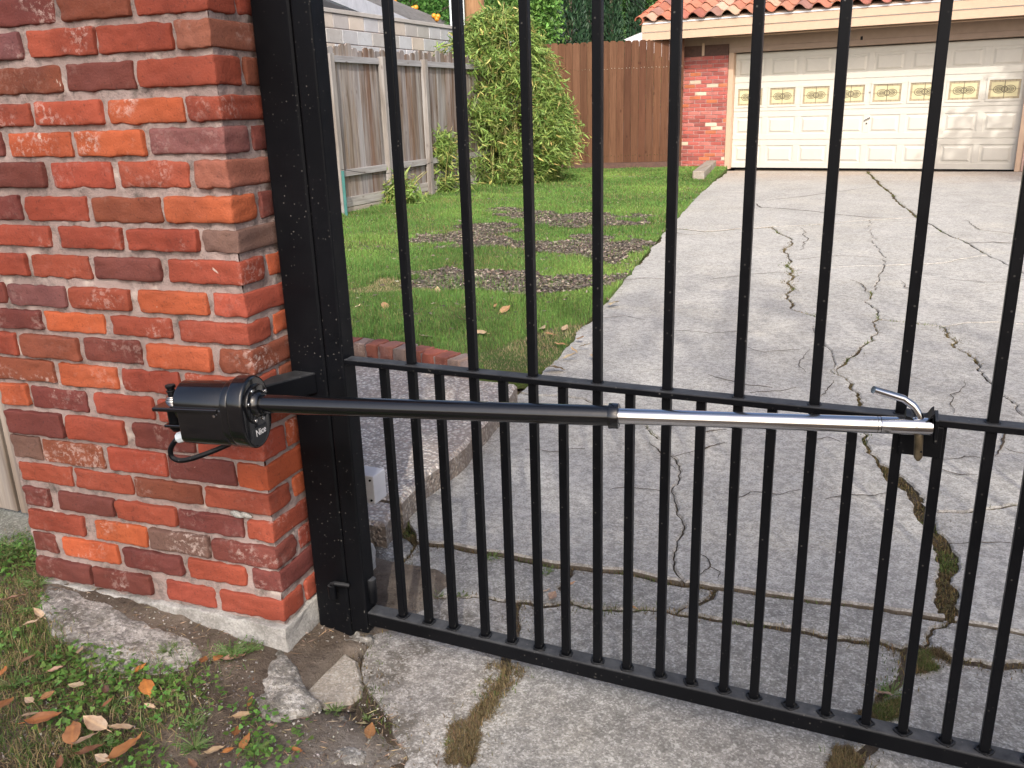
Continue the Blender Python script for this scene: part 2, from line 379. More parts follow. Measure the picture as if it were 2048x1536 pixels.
ED = {  # name: (start, [points between], end, gap metres, jaggedness)
 'A01': ('A0', [], 'A1', 0.0022, .02), 'A13': ('A1', [(2040,346)], 'A3', 0.0022, .02),
 'AL': ('A0', [(1400,392)], 'B0', 0.0000, .10), 'T1': ('B0', [(1409,467), (1470,461)], 'a1', 0.0193, .12), 'T1b': ('a1', [(1637,453)], 'b0', 0.0138, .10),
 'T1c': ('b0', [], 'B1', 0.0110, .10), 'T2': ('B1', [(2031,422), (2400,405)], 'B2', 0.0083, .08), 'J0': ('A1', [(1783,390)], 'B1', 0.0540, .05), 'AR': ('A3', [], 'B2', 0.0000, .02),
 'J3': ('B1', [(1928,487)], 'C1', 0.0275, .06), 'J4': ('C1', [(2060,560), (2200,640)], 'C2', 0.0165, .08), 'BR': ('B2', [], 'C2', 0.0000, .02),
 'LL1': ('B0', [(1275,535)], 'L1', 0.0000, .12), 'LL2': ('L1', [(1150,680)], 'L2', 0.0000, .12), 'LL3': ('L2', [(1085,752)], 's1', 0.0000, .12),
 'LL4': ('s1', [(978,842), (879,960), (818,1012)], 's2', 0.0000, .10),
 'cA1': ('a1', [(1583,485), (1572,510)], 'a2', 0.0165, .25), 'cA2': ('a2', [(1580,575), (1573,600)], 'a3', 0.0220, .25), 'cA3': ('a3', [(1606,631)], 'a4', 0.0138, .2),
 'H1': ('L1', [(1340,624), (1490,626)], 'a3', 0.0039, .12), 'H5a': ('a2', [(1625,539)], 'b1', 0.0033, .12), 'H5b': ('b1', [(1879,531)], 'C1', 0.0033, .14),
 'cB1': ('b0', [(1746,490)], 'b1', 0.0044, .25), 'cB2': ('b1', [(1757,560)], 'b2', 0.0088, .25), 'cB3': ('b2', [(1731,611), (1755,631)], 'b3', 0.0077, .25),
 'cB4': ('b3', [(1751,666)], 'b4', 0.0110, .25), 'cB5': ('b4', [(1717,707), (1689,735)], 'b5', 0.0165, .22),
 'H4': ('b2', [(1858,595), (1928,602), (2048,612), (2300,645)], 'h4e', 0.0033, .12), 'H3a': ('a4', [(1660,635), (1700,640)], 'b3', 0.0066, .15),
 'H3b': ('b3', [(1803,650)], 'c1', 0.0077, .15), 'H3c': ('c1', [(1928,652), (1990,650), (2100,662), (2400,720)], 'h3e', 0.0066, .15),
 'C2h4': ('C2', [], 'h4e', 0.0000, .02), 'h4h3': ('h4e', [], 'h3e', 0.0000, .02),
 'cC1': ('c1', [(1893,675)], 'c1b', 0.0165, .25), 'cC2': ('c1b', [(1921,707)], 'c2', 0.0193, .25), 'cC3': ('c2', [(1975,770), (2007,801)], 'c3', 0.0110, .3), 'cC4': ('c3', [(2060,850), (2200,900)], 'c3e', 0.0055, .2),
 'H6': ('b4', [(1824,687)], 'c1b', 0.0044, .16), 'H7': ('c2', [(2011,745), (2200,775)], 'h7e', 0.0050, .12), 'h3h7': ('h3e', [], 'h7e', 0.0000, .02), 'h7c3': ('h7e', [], 'c3e', 0.0000, .02),
 'H2': ('L2', [(1340,725), (1461,735), (1592,749)], 'b5', 0.0033, .14), 'a4b5': ('a4', [(1627,665), (1660,705)], 'b5', 0.0022, .2),
 'cB6': ('b5', [(1699,772), (1713,800), (1722,840), (1728,892)], 'b6', 0.0187, .25), 'cB7': ('b6', [(1793,972)], 'b6b', 0.0810, .2),
 'cB8': ('b6b', [(1872,1079), (1896,1120), (1886,1160), (1895,1190)], 'b7', 0.0720, .22),
 'D1': ('s1', [(1105,800), (1167,806), (1225,822), (1265,849), (1306,879), (1338,908), (1358,940), (1347,998), (1361,1083)], 'd1', 0.0055, .22),
 'H9': ('b6b', [(1876,1034), (1960,1028), (2035,1020), (2180,1008)], 'h9e', 0.0077, .2), 'c3h9': ('c3e', [], 'h9e', 0.0000, .02), 'h9j1': ('h9e', [], 'j1e', 0.0000, .02),
 'J1a': ('s2', [(941,1107), (1017,1118), (1100,1137)], 'q1', 0.0121, .10), 'J1b': ('q1', [(1222,1150)], 'd1', 0.0132, .10), 'J1c': ('d1', [], 'f1', 0.0154, .12),
 'J1d': ('f1', [(1582,1204), (1686,1217), (1817,1236)], 'b7', 0.0121, .10), 'J1e': ('b7', [(2048,1277), (2300,1320)], 'j1e', 0.0077, .08),
 'sL': ('s2', [(795,1140), (775,1180)], 's3', 0.0000, .10),
 'J2a': ('s3', [(870,1200), (948,1197)], 'm0', 0.0066, .2), 'J2b': ('m0', [], 'p1', 0.0121, .2), 'J2c': ('p1', [(1240,1224)], 'f2', 0.0110, .2),
 'J2d': ('f2', [(1461,1249), (1533,1256), (1603,1267), (1672,1283), (1755,1288)], 'e1', 0.0121, .18), 'J2e': ('e1', [], 'e2', 0.0540, .15), 'J2f': ('e2', [(1928,1328), (2048,1335), (2300,1385)], 'j2e', 0.0220, .2),
 'st1': ('q1', [(1118,1180)], 'p1', 0.0110, .25), 'st2': ('f1', [(1395,1215)], 'f2', 0.0165, .25), 'st3': ('b7', [(1858,1275)], 'e2', 0.0066, .3), 'j12': ('j1e', [], 'j2e', 0.0000, .02),
 'M': ('m0', [(1030,1262), (1012,1330), (985,1400), (950,1450), (940,1500), (915,1620)], 'm1', 0.0275, .2), 'N1': ('e1', [(1812,1335), (1772,1382), (1755,1430), (1729,1507), (1690,1620)], 'm2', 0.0187, .2),
 'bot1': ('m1', [], 'm2', 0.0000, .02), 'bot2': ('m2', [], 'm3', 0.0000, .02), 'rt': ('j2e', [], 'm3', 0.0000, .02),
 'S2L': ('s3', [(748,1272), (724,1330), (742,1395), (785,1450), (815,1520), (825,1620)], 'm4', 0.0000, .16), 'bot3': ('m4', [], 'm1', 0.0000, .02),
}
ND['m4'] = (640, 2300)
FACES = [  # edges, height of the top, material
 (['A01', 'J0', '-T1c', '-T1b', '-T1', '-AL'], .020, 'concrete'),
 (['A13', 'AR', '-T2', '-J0'], .018, 'concrete'),
 (['T2', 'BR', '-J4', '-J3'], .019, 'concrete'),
 (['T1', 'cA1', 'cA2', '-H1', '-LL1'], .017, 'concrete'),
 (['T1b', 'cB1', '-H5a', '-cA1'], .019, 'concrete'),
 (['T1c', 'J3', '-H5b', '-cB1'], .021, 'concrete'),
 (['H5a', 'cB2', 'cB3', '-H3a', '-cA3', '-cA2'], .018, 'concrete'),
 (['H5b', 'J4', 'C2h4', '-H4', '-cB2'], .017, 'concrete'),
 (['H4', 'h4h3', '-H3c', '-H3b', '-cB3'], .020, 'concrete'),
 (['H3b', 'cC1', '-H6', '-cB4'], .018, 'concrete'),
 (['H3c', 'h3h7', '-H7', '-cC2', '-cC1'], .016, 'concrete'),
 (['H7', 'h7c3', '-cC4', '-cC3'], .020, 'concrete'),
 (['H1', 'cA3', 'a4b5', '-H2', '-LL2'], .019, 'concrete'),
 (['H3a', 'cB4', 'cB5', '-a4b5'], .022, 'concrete'),
 (['H6', 'cC2', 'cC3', 'cC4', 'c3h9', '-H9', '-cB7', '-cB6', '-cB5'], .020, 'concrete'),
 (['H2', 'cB6', 'cB7', 'cB8', '-J1d', '-J1c', '-D1', '-LL3'], .023, 'concrete'),
 (['D1', '-J1b', '-J1a', '-LL4'], .022, 'concrete'),
 (['H9', 'h9j1', '-J1e', '-cB8'], .018, 'concrete'),
 (['J1a', 'st1', '-J2b', '-J2a', '-sL'], .008, 'strip'),
 (['J1b', 'J1c', 'st2', '-J2c', '-st1'], .009, 'strip'),
 (['J1d', 'st3', '-J2e', '-J2d', '-st2'], .012, 'strip'),
 (['J1e', 'j12', '-J2f', '-st3'], .011, 'strip'),
 (['J2b', 'J2c', 'J2d', 'N1', '-bot1', '-M'], .006, 'strip'),
 (['J2e', 'J2f', 'rt', '-bot2', '-N1'], .005, 'strip'),
 (['J2a', 'M', '-bot3', '-S2L'], .008, 'dirty'),
]
EPTS = {}
def fractal(a, b, jag, seed, near):
    pts = [a, b]; rr = random.Random(seed)
    while True:
        L = (pts[1] - pts[0]).length
        if L < near or len(pts) > 400: break
        q = [pts[0]]
        for i in range(len(pts) - 1):
            p0, p1 = pts[i], pts[i+1]; d = p1 - p0
            nrm = Vector((-d.y, d.x, 0))
            a_ = min(jag*.55, .028/max(d.length, 1e-6))
            q += [(p0 + p1)/2 + nrm*rr.uniform(-a_, a_), p1]
        pts = q
    return pts
for k, (n0, mid, n1, gap, jag) in ED.items():
    P = [G(*p) for p in [ND[n0]] + mid + [ND[n1]]]
    out = [P[0]]
    for i in range(len(P) - 1):
        near = max(.012, .006*(P[i].length))
        out += fractal(P[i], P[i+1], jag, k + str(i), near)[1:]
    EPTS[k] = out
def slab_mesh(name, ring, gaps, ztop, bot=-.07, cham=.006):
    n = len(ring)
    A = sum(ring[i].x*ring[(i+1) % n].y - ring[(i+1) % n].x*ring[i].y for i in range(n))
    if A < 0: ring = ring[::-1]; gaps = [gaps[(n - 2 - i) % n] for i in range(n)]
    cx = sum(p.x for p in ring)/n; cy = sum(p.y for p in ring)/n
    rr = random.Random(name + str(round(cx, 3))); tx, ty = (rr.uniform(-.0015, .0015), rr.uniform(-.0015, .0015)) if name == 'concrete_slab' else (0, 0)
    nor = []
    for i in range(n):
        d0 = (ring[i] - ring[i-1]); d1 = (ring[(i+1) % n] - ring[i])
        n0 = Vector((-d0.y, d0.x, 0)).normalized() if d0.length > 1e-9 else Vector()
        n1 = Vector((-d1.y, d1.x, 0)).normalized() if d1.length > 1e-9 else Vector()
        g0, g1 = gaps[i-1], gaps[i]
        w = (n0 + n1)
        if w.length < .3: w = n0
        nor.append((w.normalized(), (g0 + g1)/2))
    def rng(off, z):
        o = []
        for p, (w, g) in zip(ring, nor):
            jit = .7 + .6*mnoise.noise(p*9.0)
            q = p + w*(g/2*max(.25, jit) + (off if g > 0 else off*.4))
            o.append((q.x, q.y, z + tx*(q.x-cx) + ty*(q.y-cy)))
        return o
    V = rng(0, bot) + rng(0, ztop - cham) + rng(cham, ztop)
    F = []
    for r in (0, 1):
        for i in range(n):
            j = (i+1) % n; F.append((r*n+i, r*n+j, (r+1)*n+j, (r+1)*n+i))
    top = V[2*n:]
    v2, _, f2, _, _, _ = delaunay_2d_cdt([Vector(p[:2]) for p in top], [], [list(range(n))], 1, 1e-6)
    b0_ = len(V); V += [(p.x, p.y, ztop + tx*(p.x-cx) + ty*(p.y-cy)) for p in v2]
    for t in f2:
        a, b, c = (v2[i] for i in t)
        if (b-a).cross(c-a) < 0: t = t[::-1]
        F.append(tuple(b0_ + i for i in t))
    me = bpy.data.meshes.new(name); me.from_pydata(V, [], F); me.update(); return me
base = MB()
bp = [G(1470,340), G(3200,350), G(3200,2320), G(620,2320), G(722,1330), G(830,1090), G(1040,800), G(1100,745), G(1338,459)]
base.prism([(p.x, p.y, -.06) for p in bp], (0, 0, .063))
drive = tag(base.build('driveway', MAT['crack_soil']), kind='structure')
SLABS = []
for edges, z, mat in FACES:
    ring, gaps = [], []
    for e in edges:
        rev = e[0] == '-'; e = e.lstrip('-'); P = EPTS[e][::-1] if rev else EPTS[e]
        g = ED[e][3]
        ring += P[:-1]; gaps += [g]*(len(P)-1)
    link('concrete_slab', slab_mesh('concrete_slab', ring, gaps, z), MAT[mat], drive)
    SLABS.append([(p.x, p.y) for p in ring])

# hairline cracks: thin soil filled seams standing a hair above the slab face
def seam(pts, w, jag=.2):
    P = [G(*p, .024) for p in pts]; out = [P[0]]
    for i in range(len(P)-1): out += fractal(P[i], P[i+1], jag, str(pts[0]) + str(i), max(.02, .008*P[i].length))[1:]
    n = len(out); V, F = [], []
    for i, p in enumerate(out):
        d = (out[min(i+1, n-1)] - out[max(i-1, 0)]).normalized(); s = Vector((-d.y, d.x, 0))
        ww = w*.5*(.5 + 1.0*abs(mnoise.noise(p*14))*1.6)*min(1, .15 + 3*min(i, n-1-i)/n)
        zz = .0262
        V += [(p.x + s.x*ww, p.y + s.y*ww, zz), (p.x, p.y, zz + .0015), (p.x - s.x*ww, p.y - s.y*ww, zz)]
    for i in range(n-1):
        a = 3*i; F += [(a, a+1, a+4, a+3), (a+1, a+2, a+5, a+4)]
    me = bpy.data.meshes.new('crack'); me.from_pydata(V, [], F); me.update()
    link('crack', me, MAT['crack_soil'], drive)
for pts, w in [([(1506,404),(1523,415),(1575,418),(1644,425),(1725,434),(1790,438)], .02), ([(1534,401),(1640,388),(1700,380),(1765,372)], .015),
               ([(1416,750),(1450,760),(1490,770),(1545,776)], .006), ([(1500,786),(1560,783),(1592,776)], .004), ([(1395,866),(1420,862),(1453,860)], .006),
               ([(1393,906),(1420,893),(1450,886)], .006), ([(1340,915),(1380,906),(1440,890)], .003), ([(1641,794),(1655,780),(1668,760)], .006),
               ([(1883,939),(1920,950),(1955,950)], .009), ([(1990,915),(2005,890),(2012,868),(2030,850)], .010), ([(1884,920),(1930,913),(1960,916)], .005),
               ([(2010,897),(2030,905),(2060,910)], .006), ([(1340,462),(1375,470),(1400,468)], .01), ([(1928,487),(1985,484),(2040,488)], .02),
               ([(1390,1105),(1412,1115),(1420,1135),(1400,1150),(1392,1120)], .004), ([(1420,1135),(1440,1145),(1436,1160)], .004), ([(1380,1130),(1398,1122)], .003),
               ([(1300,880),(1320,905),(1352,942)], .004), ([(1600,885),(1655,875),(1680,884)], .004), ([(1160,640),(1250,632),(1290,640)], .004)]:
    seam(pts, w)
for pts in [[(1340,660),(1420,668),(1500,664)],[(1200,560),(1290,556),(1340,560)],[(1420,560),(1500,548),(1576,545)],[(1480,690),(1530,705),(1600,700)],[(1590,520),(1680,512),(1745,515)],[(1800,560),(1830,590),(1826,640)],[(1600,455),(1615,480),(1600,500)],
            [(1650,1000),(1700,990),(1790,985)],[(1460,1000),(1500,985),(1560,990),(1600,980)],[(1220,980),(1260,975),(1330,985)],[(1050,900),(1100,905),(1170,898)],[(1900,560),(1990,565),(2048,560)],[(1500,830),(1560,845),(1640,840)],[(1620,700),(1600,720),(1612,745)],[(1890,1090),(1960,1085),(2048,1092)],[(1930,760),(1900,790),(1905,830)],[(1700,560),(1730,575),(1741,588)],[(1930,440),(1960,460),(2048,470)]]:
    seam(pts, .0045 if pts[0][1] > 600 else .008)

# ---- exposed aggregate step beside the driveway
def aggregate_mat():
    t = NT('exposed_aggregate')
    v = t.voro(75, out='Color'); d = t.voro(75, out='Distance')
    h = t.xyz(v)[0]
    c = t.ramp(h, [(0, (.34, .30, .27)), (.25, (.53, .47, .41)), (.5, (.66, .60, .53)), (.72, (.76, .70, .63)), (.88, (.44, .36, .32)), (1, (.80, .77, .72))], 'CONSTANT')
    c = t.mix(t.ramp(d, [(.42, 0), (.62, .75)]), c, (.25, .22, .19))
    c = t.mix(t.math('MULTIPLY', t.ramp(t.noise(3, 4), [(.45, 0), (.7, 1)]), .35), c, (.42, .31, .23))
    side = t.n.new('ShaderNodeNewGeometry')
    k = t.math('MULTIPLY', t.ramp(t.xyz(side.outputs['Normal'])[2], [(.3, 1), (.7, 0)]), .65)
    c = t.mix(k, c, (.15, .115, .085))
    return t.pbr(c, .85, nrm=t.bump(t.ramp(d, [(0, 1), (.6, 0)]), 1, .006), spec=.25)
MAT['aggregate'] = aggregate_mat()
def poly3(pts, z): return [G(*p, z) for p in pts]
ST = .115
step_top = [(1034,768),(980,832),(930,890),(850,948),(803,1000),(772,992),(728,988),(690,985),(650,900),(640,760),(660,700),(705,716),(780,730),(860,744),(930,755),(985,762)]
ring = poly3(step_top, ST); out = []
for i in range(len(ring)): out += fractal(ring[i], ring[(i+1) % len(ring)], .06, 'st%d' % i, .05)[:-1]
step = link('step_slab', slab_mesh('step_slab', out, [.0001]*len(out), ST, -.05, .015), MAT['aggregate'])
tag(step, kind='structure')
ring = poly3([(738,1002),(764,1000),(795,1006),(782,1026),(770,1046),(740,1042),(700,1040),(690,1000)], ST - .01); out = []
for i in range(len(ring)): out += fractal(ring[i], ring[(i+1) % len(ring)], .08, 'sf%d' % i, .03)[:-1]
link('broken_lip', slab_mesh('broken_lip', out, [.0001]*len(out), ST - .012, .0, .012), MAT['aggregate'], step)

def lump(name, ring_px, z, h, seed, mat, parent=None, amp=.012, res=.02, base=-.05, dome=.3, slope=0.0):
    """a rough concrete lump filling a traced outline: grid over the outline, edges rolled down, top rough"""
    ring = [G(*p, z) for p in ring_px]
    out = []
    for i in range(len(ring)): out += fractal(ring[i], ring[(i+1) % len(ring)], .12, name + str(i) + str(seed), .02)[:-1]
    n = len(out); cx = sum(p.x for p in out)/n; cy = sum(p.y for p in out)/n; c = Vector((cx, cy, z))
    V, F = [], []; K = 9
    for k in range(K+1):
        f = [0, .03, .09, .2, .35, .5, .65, .8, .92, 1][k]
        for p in out:
            q = p.lerp(c, f)
            zz = z + h*(dome*min(1, f*2.2) + (1-dome)*min(1, f/.09)**.6) - (0 if f > 0 else 0)
            zz += amp*mnoise.fractal(Vector((q.x*22 + seed, q.y*22, 0)), 1, 2, 4)*min(1, f/.05)
            zz += slope*(cx - q.x)
            V.append((q.x, q.y, zz if k else base))
    for k in range(K):
        for i in range(n):
            j = (i+1) % n; F.append((k*n+i, k*n+j, (k+1)*n+j, (k+1)*n+i))
    F = F[:]
    me = bpy.data.meshes.new(name); me.from_pydata(V, [], F); me.update()
    bm = bmesh.new(); bm.from_mesh(me); bmesh.ops.remove_doubles(bm, verts=bm.verts, dist=1e-5); bmesh.ops.recalc_face_normals(bm, faces=bm.faces); bm.to_mesh(me); bm.free()
    me.shade_smooth()
    return link(name, me, MAT[mat], parent)

# ---- lawn
LAWN_PX = [(1455,338),(1400,392),(1338,459),(1275,535),(1203,622),(1150,680),(1105,742),(1060,752),(1000,752),(930,742),(880,728),(800,706),(700,684),(600,672),(560,560),(600,470),(690,425),(780,408),(860,392),(940,375),(1060,352),(1100,336),(1350,332)]
lawn_poly = [G(*p) for p in LAWN_PX]
def inside(poly, x, y):
    c = np.zeros(len(x), bool); n = len(poly); j = n-1
    for i in range(n):
        xi, yi = poly[i][0], poly[i][1]; xj, yj = poly[j][0], poly[j][1]
        c ^= ((yi > y) != (yj > y)) & (x < (xj-xi)*(y-yi)/((yj-yi) if yj != yi else 1e-9) + xi); j = i
    return c
ring = []
for i in range(len(lawn_poly)): ring += fractal(lawn_poly[i], lawn_poly[(i+1) % len(lawn_poly)], .05, 'lw%d' % i, .12)[:-1]
def lawn_mat():
    t = NT('lawn_soil')
    c = t.mix(t.ramp(t.noise(1.2, 5, .6), [(.35, 0), (.65, 1)]), (.07, .12, .03), (.11, .14, .045))
    c = t.mix(t.ramp(t.noise(9, 6, .7), [(.5, 0), (.68, .8)]), c, (.11, .085, .05))
    return t.pbr(c, .95, nrm=t.bump(t.noise(40, 5, .7), 1, .02), spec=.1)
MAT['lawn'] = lawn_mat()
me = slab_mesh('lawn', ring, [.0001]*len(ring), .028, -.07, .02)
lawn = tag(link('lawn', me, MAT['lawn']), kind='structure')
# soil bed along the old fence (left of the lawn)
bed = MB(); bp = [G(*p) for p in [(600,672),(560,560),(600,470),(690,425),(780,408),(860,392),(940,375),(1060,352),(1110,336)]]
bp2 = [Vector((-9.5, 18.9, 0)), Vector((-9.5, 3, 0)), Vector((-4, 2.9, 0))]
bed.prism([(p.x, p.y, -.06) for p in bp + bp2], (0, 0, .07))
tag(bed.build('planting_bed', MAT['soil']), kind='structure')

# ---- front soil where the photographer stands
S3PX = [(592,1345),(606,1318),(640,1300),(690,1304),(718,1328),(730,1375),(726,1398),(702,1414),(650,1424),(618,1412),(594,1375)]
CHPX = [(536,1322),(562,1308),(584,1326),(600,1352),(616,1388),(646,1424),(618,1444),(556,1458),(524,1452),(510,1420),(494,1384),(524,1358)]
SUNK = [[tuple(G(*p)[:2]) for p in q] for q in (S3PX, CHPX, [(748,1272),(724,1330),(742,1395),(790,1440),(960,1480),(1040,1330),(1000,1250)])]
def in_poly(poly, x, y):
    c = False; j = len(poly) - 1
    for i in range(len(poly)):
        xi, yi = poly[i]; xj, yj = poly[j]
        if ((yi > y) != (yj > y)) and x < (xj-xi)*(y-yi)/(yj-yi) + xi: c = not c
        j = i
    return c
def soil_extra(x, y):
    z = 0.0
    if -1.2 < x < -.3:
        for q in SUNK:
            if in_poly(q, x, y): z -= .055; break
    dx, dy = x + 1.3177, y - 1.4955; sx = dx*.99736 + dy*.07268; ty = -dx*.07268 + dy*.99736
    if sx < -.12 and -.30 < ty < .1: z += .028*min(1, (-sx - .12)/.3)*max(0, 1 - max(0, -ty - .012)/.10)
    return z
def soil_mesh():
    xs = np.arange(-3.2, .1, .018); ys = np.arange(-.6, 2.0, .018)
    V = []; F = []
    for y in ys:
        for x in xs:
            z = .004 + .010*mnoise.fractal(Vector((x*3.2, y*3.2, 0)), 1, 2, 4) + .006*mnoise.fractal(Vector((x*17, y*17, 3)), 1, 2, 3)
            z += min(.075, max(0, (-x - .9))*.075)                       # rises a little to the left
            right = x - (-.66 + .06*math.sin(y*9))
            if right > 0: z -= min(.05, right*.10)            # runs out under the slabs
            z += soil_extra(x, y)
            if x > -1.16 and y > 1.33: z -= min(.05, .4*min(x + 1.16, y - 1.33))
            V.append((x, y, z))
    nx = len(xs)
    for j in range(len(ys)-1):
        for i in range(nx-1):
            a = j*nx + i; F.append((a, a+1, a+nx+1, a+nx))
    me = np_mesh('soil', V, F, nper=4); me.shade_smooth(); return me
soil = tag(link('soil', soil_mesh(), MAT['front_soil']), kind='structure')
def soil_z(x, y):
    z = .004 + .010*mnoise.fractal(Vector((x*3.2, y*3.2, 0)), 1, 2, 4) + .006*mnoise.fractal(Vector((x*17, y*17, 3)), 1, 2, 3)
    z += min(.075, max(0, (-x - .9))*.075)
    r = x - (-.66 + .06*math.sin(y*9))
    if r > 0: z -= min(.05, r*.10)
    return z + soil_extra(x, y)
_r = [G(*p) for p in S3PX]; _o = []
for i in range(len(_r)): _o += fractal(_r[i], _r[(i+1) % len(_r)], .10, 's3%d' % i, .015)[:-1]
link('concrete_slab', slab_mesh('tan_slab', _o, [.004]*len(_o), .012, -.05, .008), MAT['patch'], drive)
lump('broken_rubble', [(618,1264),(645,1240),(700,1262),(742,1268),(750,1290),(700,1306),(650,1300),(615,1294)], .004, .02, 29, 'rough', drive, amp=.012, dome=.3)
lump('broken_rubble', [(745,1095),(800,1078),(832,1100),(800,1140),(778,1180),(800,1212),(752,1228),(742,1160)], -.01, .03, 17, 'rough', drive, amp=.014, dome=.3)
tag(lump('concrete_chunk', CHPX, .012, .034, 11, 'rough', amp=.009, dome=.35),
    'rough grey broken concrete chunk at the front corner of the brick column', 'concrete chunk')
tag(lump('concrete_spill', [(76,1230),(98,1186),(180,1192),(250,1216),(330,1253),(408,1274),(414,1302),(384,1334),(330,1348),(250,1352),(160,1340),(150,1306),(100,1284)], .064, .026, 23, 'rough', amp=.006, dome=.45, slope=.085),
    'wide rough grey concrete slab sloping from the base of the brick column', 'concrete slab')
for i, (ring_px, hh) in enumerate([([(575,1452),(605,1437),(622,1442),(600,1462),(588,1466)], .02), ([(660,1452),(690,1440),(700,1452),(672,1460)], .015),
        ([(680,1500),(660,1520),(690,1545),(730,1540),(740,1510)], .02), ([(418,1532),(440,1512),(462,1524),(455,1550),(425,1556)], .02)]):
    tag(lump('stone', ring_px, -.005, hh, 40+i, 'rough', amp=.006, base=-.04),
        ['small grey stone below the rough concrete chunk', 'small pale stone beside the weed on the tan slab', 'flat dark grey stone half buried at the bottom edge', 'pale angular stone at the bottom edge among the leaves'][i], 'stone')

# ================================================================== BRICK COLUMN
PITCH = .071
SCL = PITCH / .068
CP = Vector((-1.26196706*SCL, 1.43227521*SCL, 0)); CD = math.hypot(CP.x, CP.y)
CYAW = R_(4.168)
CU = Vector((math.cos(CYAW), math.sin(CYAW), 0)); CV = Vector((-math.sin(CYAW), math.cos(CYAW), 0))
def cornerz(x, y):
    d = ray(x, y); return CAM_H + CD*d[2]/math.hypot(d[0], d[1])
COURSES = [(-42,21),(34,94),(111,171),(190,242),(254,309),(320,377),(394,449),(460,507),(523,572),(590,637),(648,691),(701,751),(759,807),(817,864),(874,926),(934,984),(991,1032),(1046,1086),(1097,1140),(1148,1189),(1203,1245)]
CX = lambda y: 420 + .1205*(y)
def s_at(px, z):
    """distance along the column's front (0 at the corner, negative to the left) of the point at height z seen at pixel column px"""
    q0 = (np.array([CP.x, CP.y, z]) - EYE) @ RM; qu = np.array([CU.x, CU.y, 0]) @ RM
    dx = px - CXY[0]
    return (FPX*q0[0] - dx*q0[2])/(dx*qu[2] - FPX*qu[0])
FRONT = {  # right edges / left edges in photo pixels at mid course, colour letters
 0: ('DBRR', [(-60,105),(117,257),(267,None)]),
 1: ('PRRW', [(-90,40),(58,190),(194,343),(353,None)]),
 2: ('BDR', [(-20,121),(131,265),(278,None)]),
 3: ('RROR', [(-80,60),(72,205),(216,366),(375,None)]),
 4: ('DOOP', [(-120,4),(19,141),(154,288),(300,None)]),
 5: ('DRRW', [(-40,89),(103,223),(236,376),(391,None)]),
 6: ('DRBO', [(-90,40),(50,172),(182,321),(330,None)]),
 7: ('RRRG', [(-30,100),(121,243),(257,396),(405,None)]),
 8: ('RRDR', [(-80,54),(62,178),(188,320),(337,None)]),
 9: ('DPROR', [(-120,9),(18,131),(141,260),(277,415),(427,None)]),
 10: ('DORR', [(-40,82),(90,207),(223,343),(361,None)]),
 11: ('RBDOB', [(-90,33),(43,157),(168,283),(295,422),(438,None)]),
 12: ('BORR', [(-25,108),(119,235),(243,358),(372,None)]),
 13: ('ODRRR', [(2,57),(62,172),(188,306),(318,428),(440,None)]),
 14: ('DRDR', [(15,126),(133,250),(268,388),(394,None)]),
 15: ('GBRDO', [(24,81),(85,206),(217,333),(336,470),(475,None)]),
 16: ('RRBR', [(39,143),(148,263),(269,402),(411,None)]),
 17: ('DDRDR', [(49,99),(118,228),(233,353),(357,486),(494,None)]),
 18: ('ROGD', [(58,168),(190,294),(300,419),(425,None)]),
 19: ('DODRD', [(66,112),(127,236),(249,365),(377,492),(504,None)]),
 20: ('DDRR', [(75,184),(189,303),(332,430),(441,None)]),
}
BC = dict(O=(.34,.082,.036), R=(.245,.056,.034), D=(.135,.040,.033), P=(.17,.066,.064), B=(.18,.056,.033), G=(.13,.074,.064), W=(.24,.09,.065))
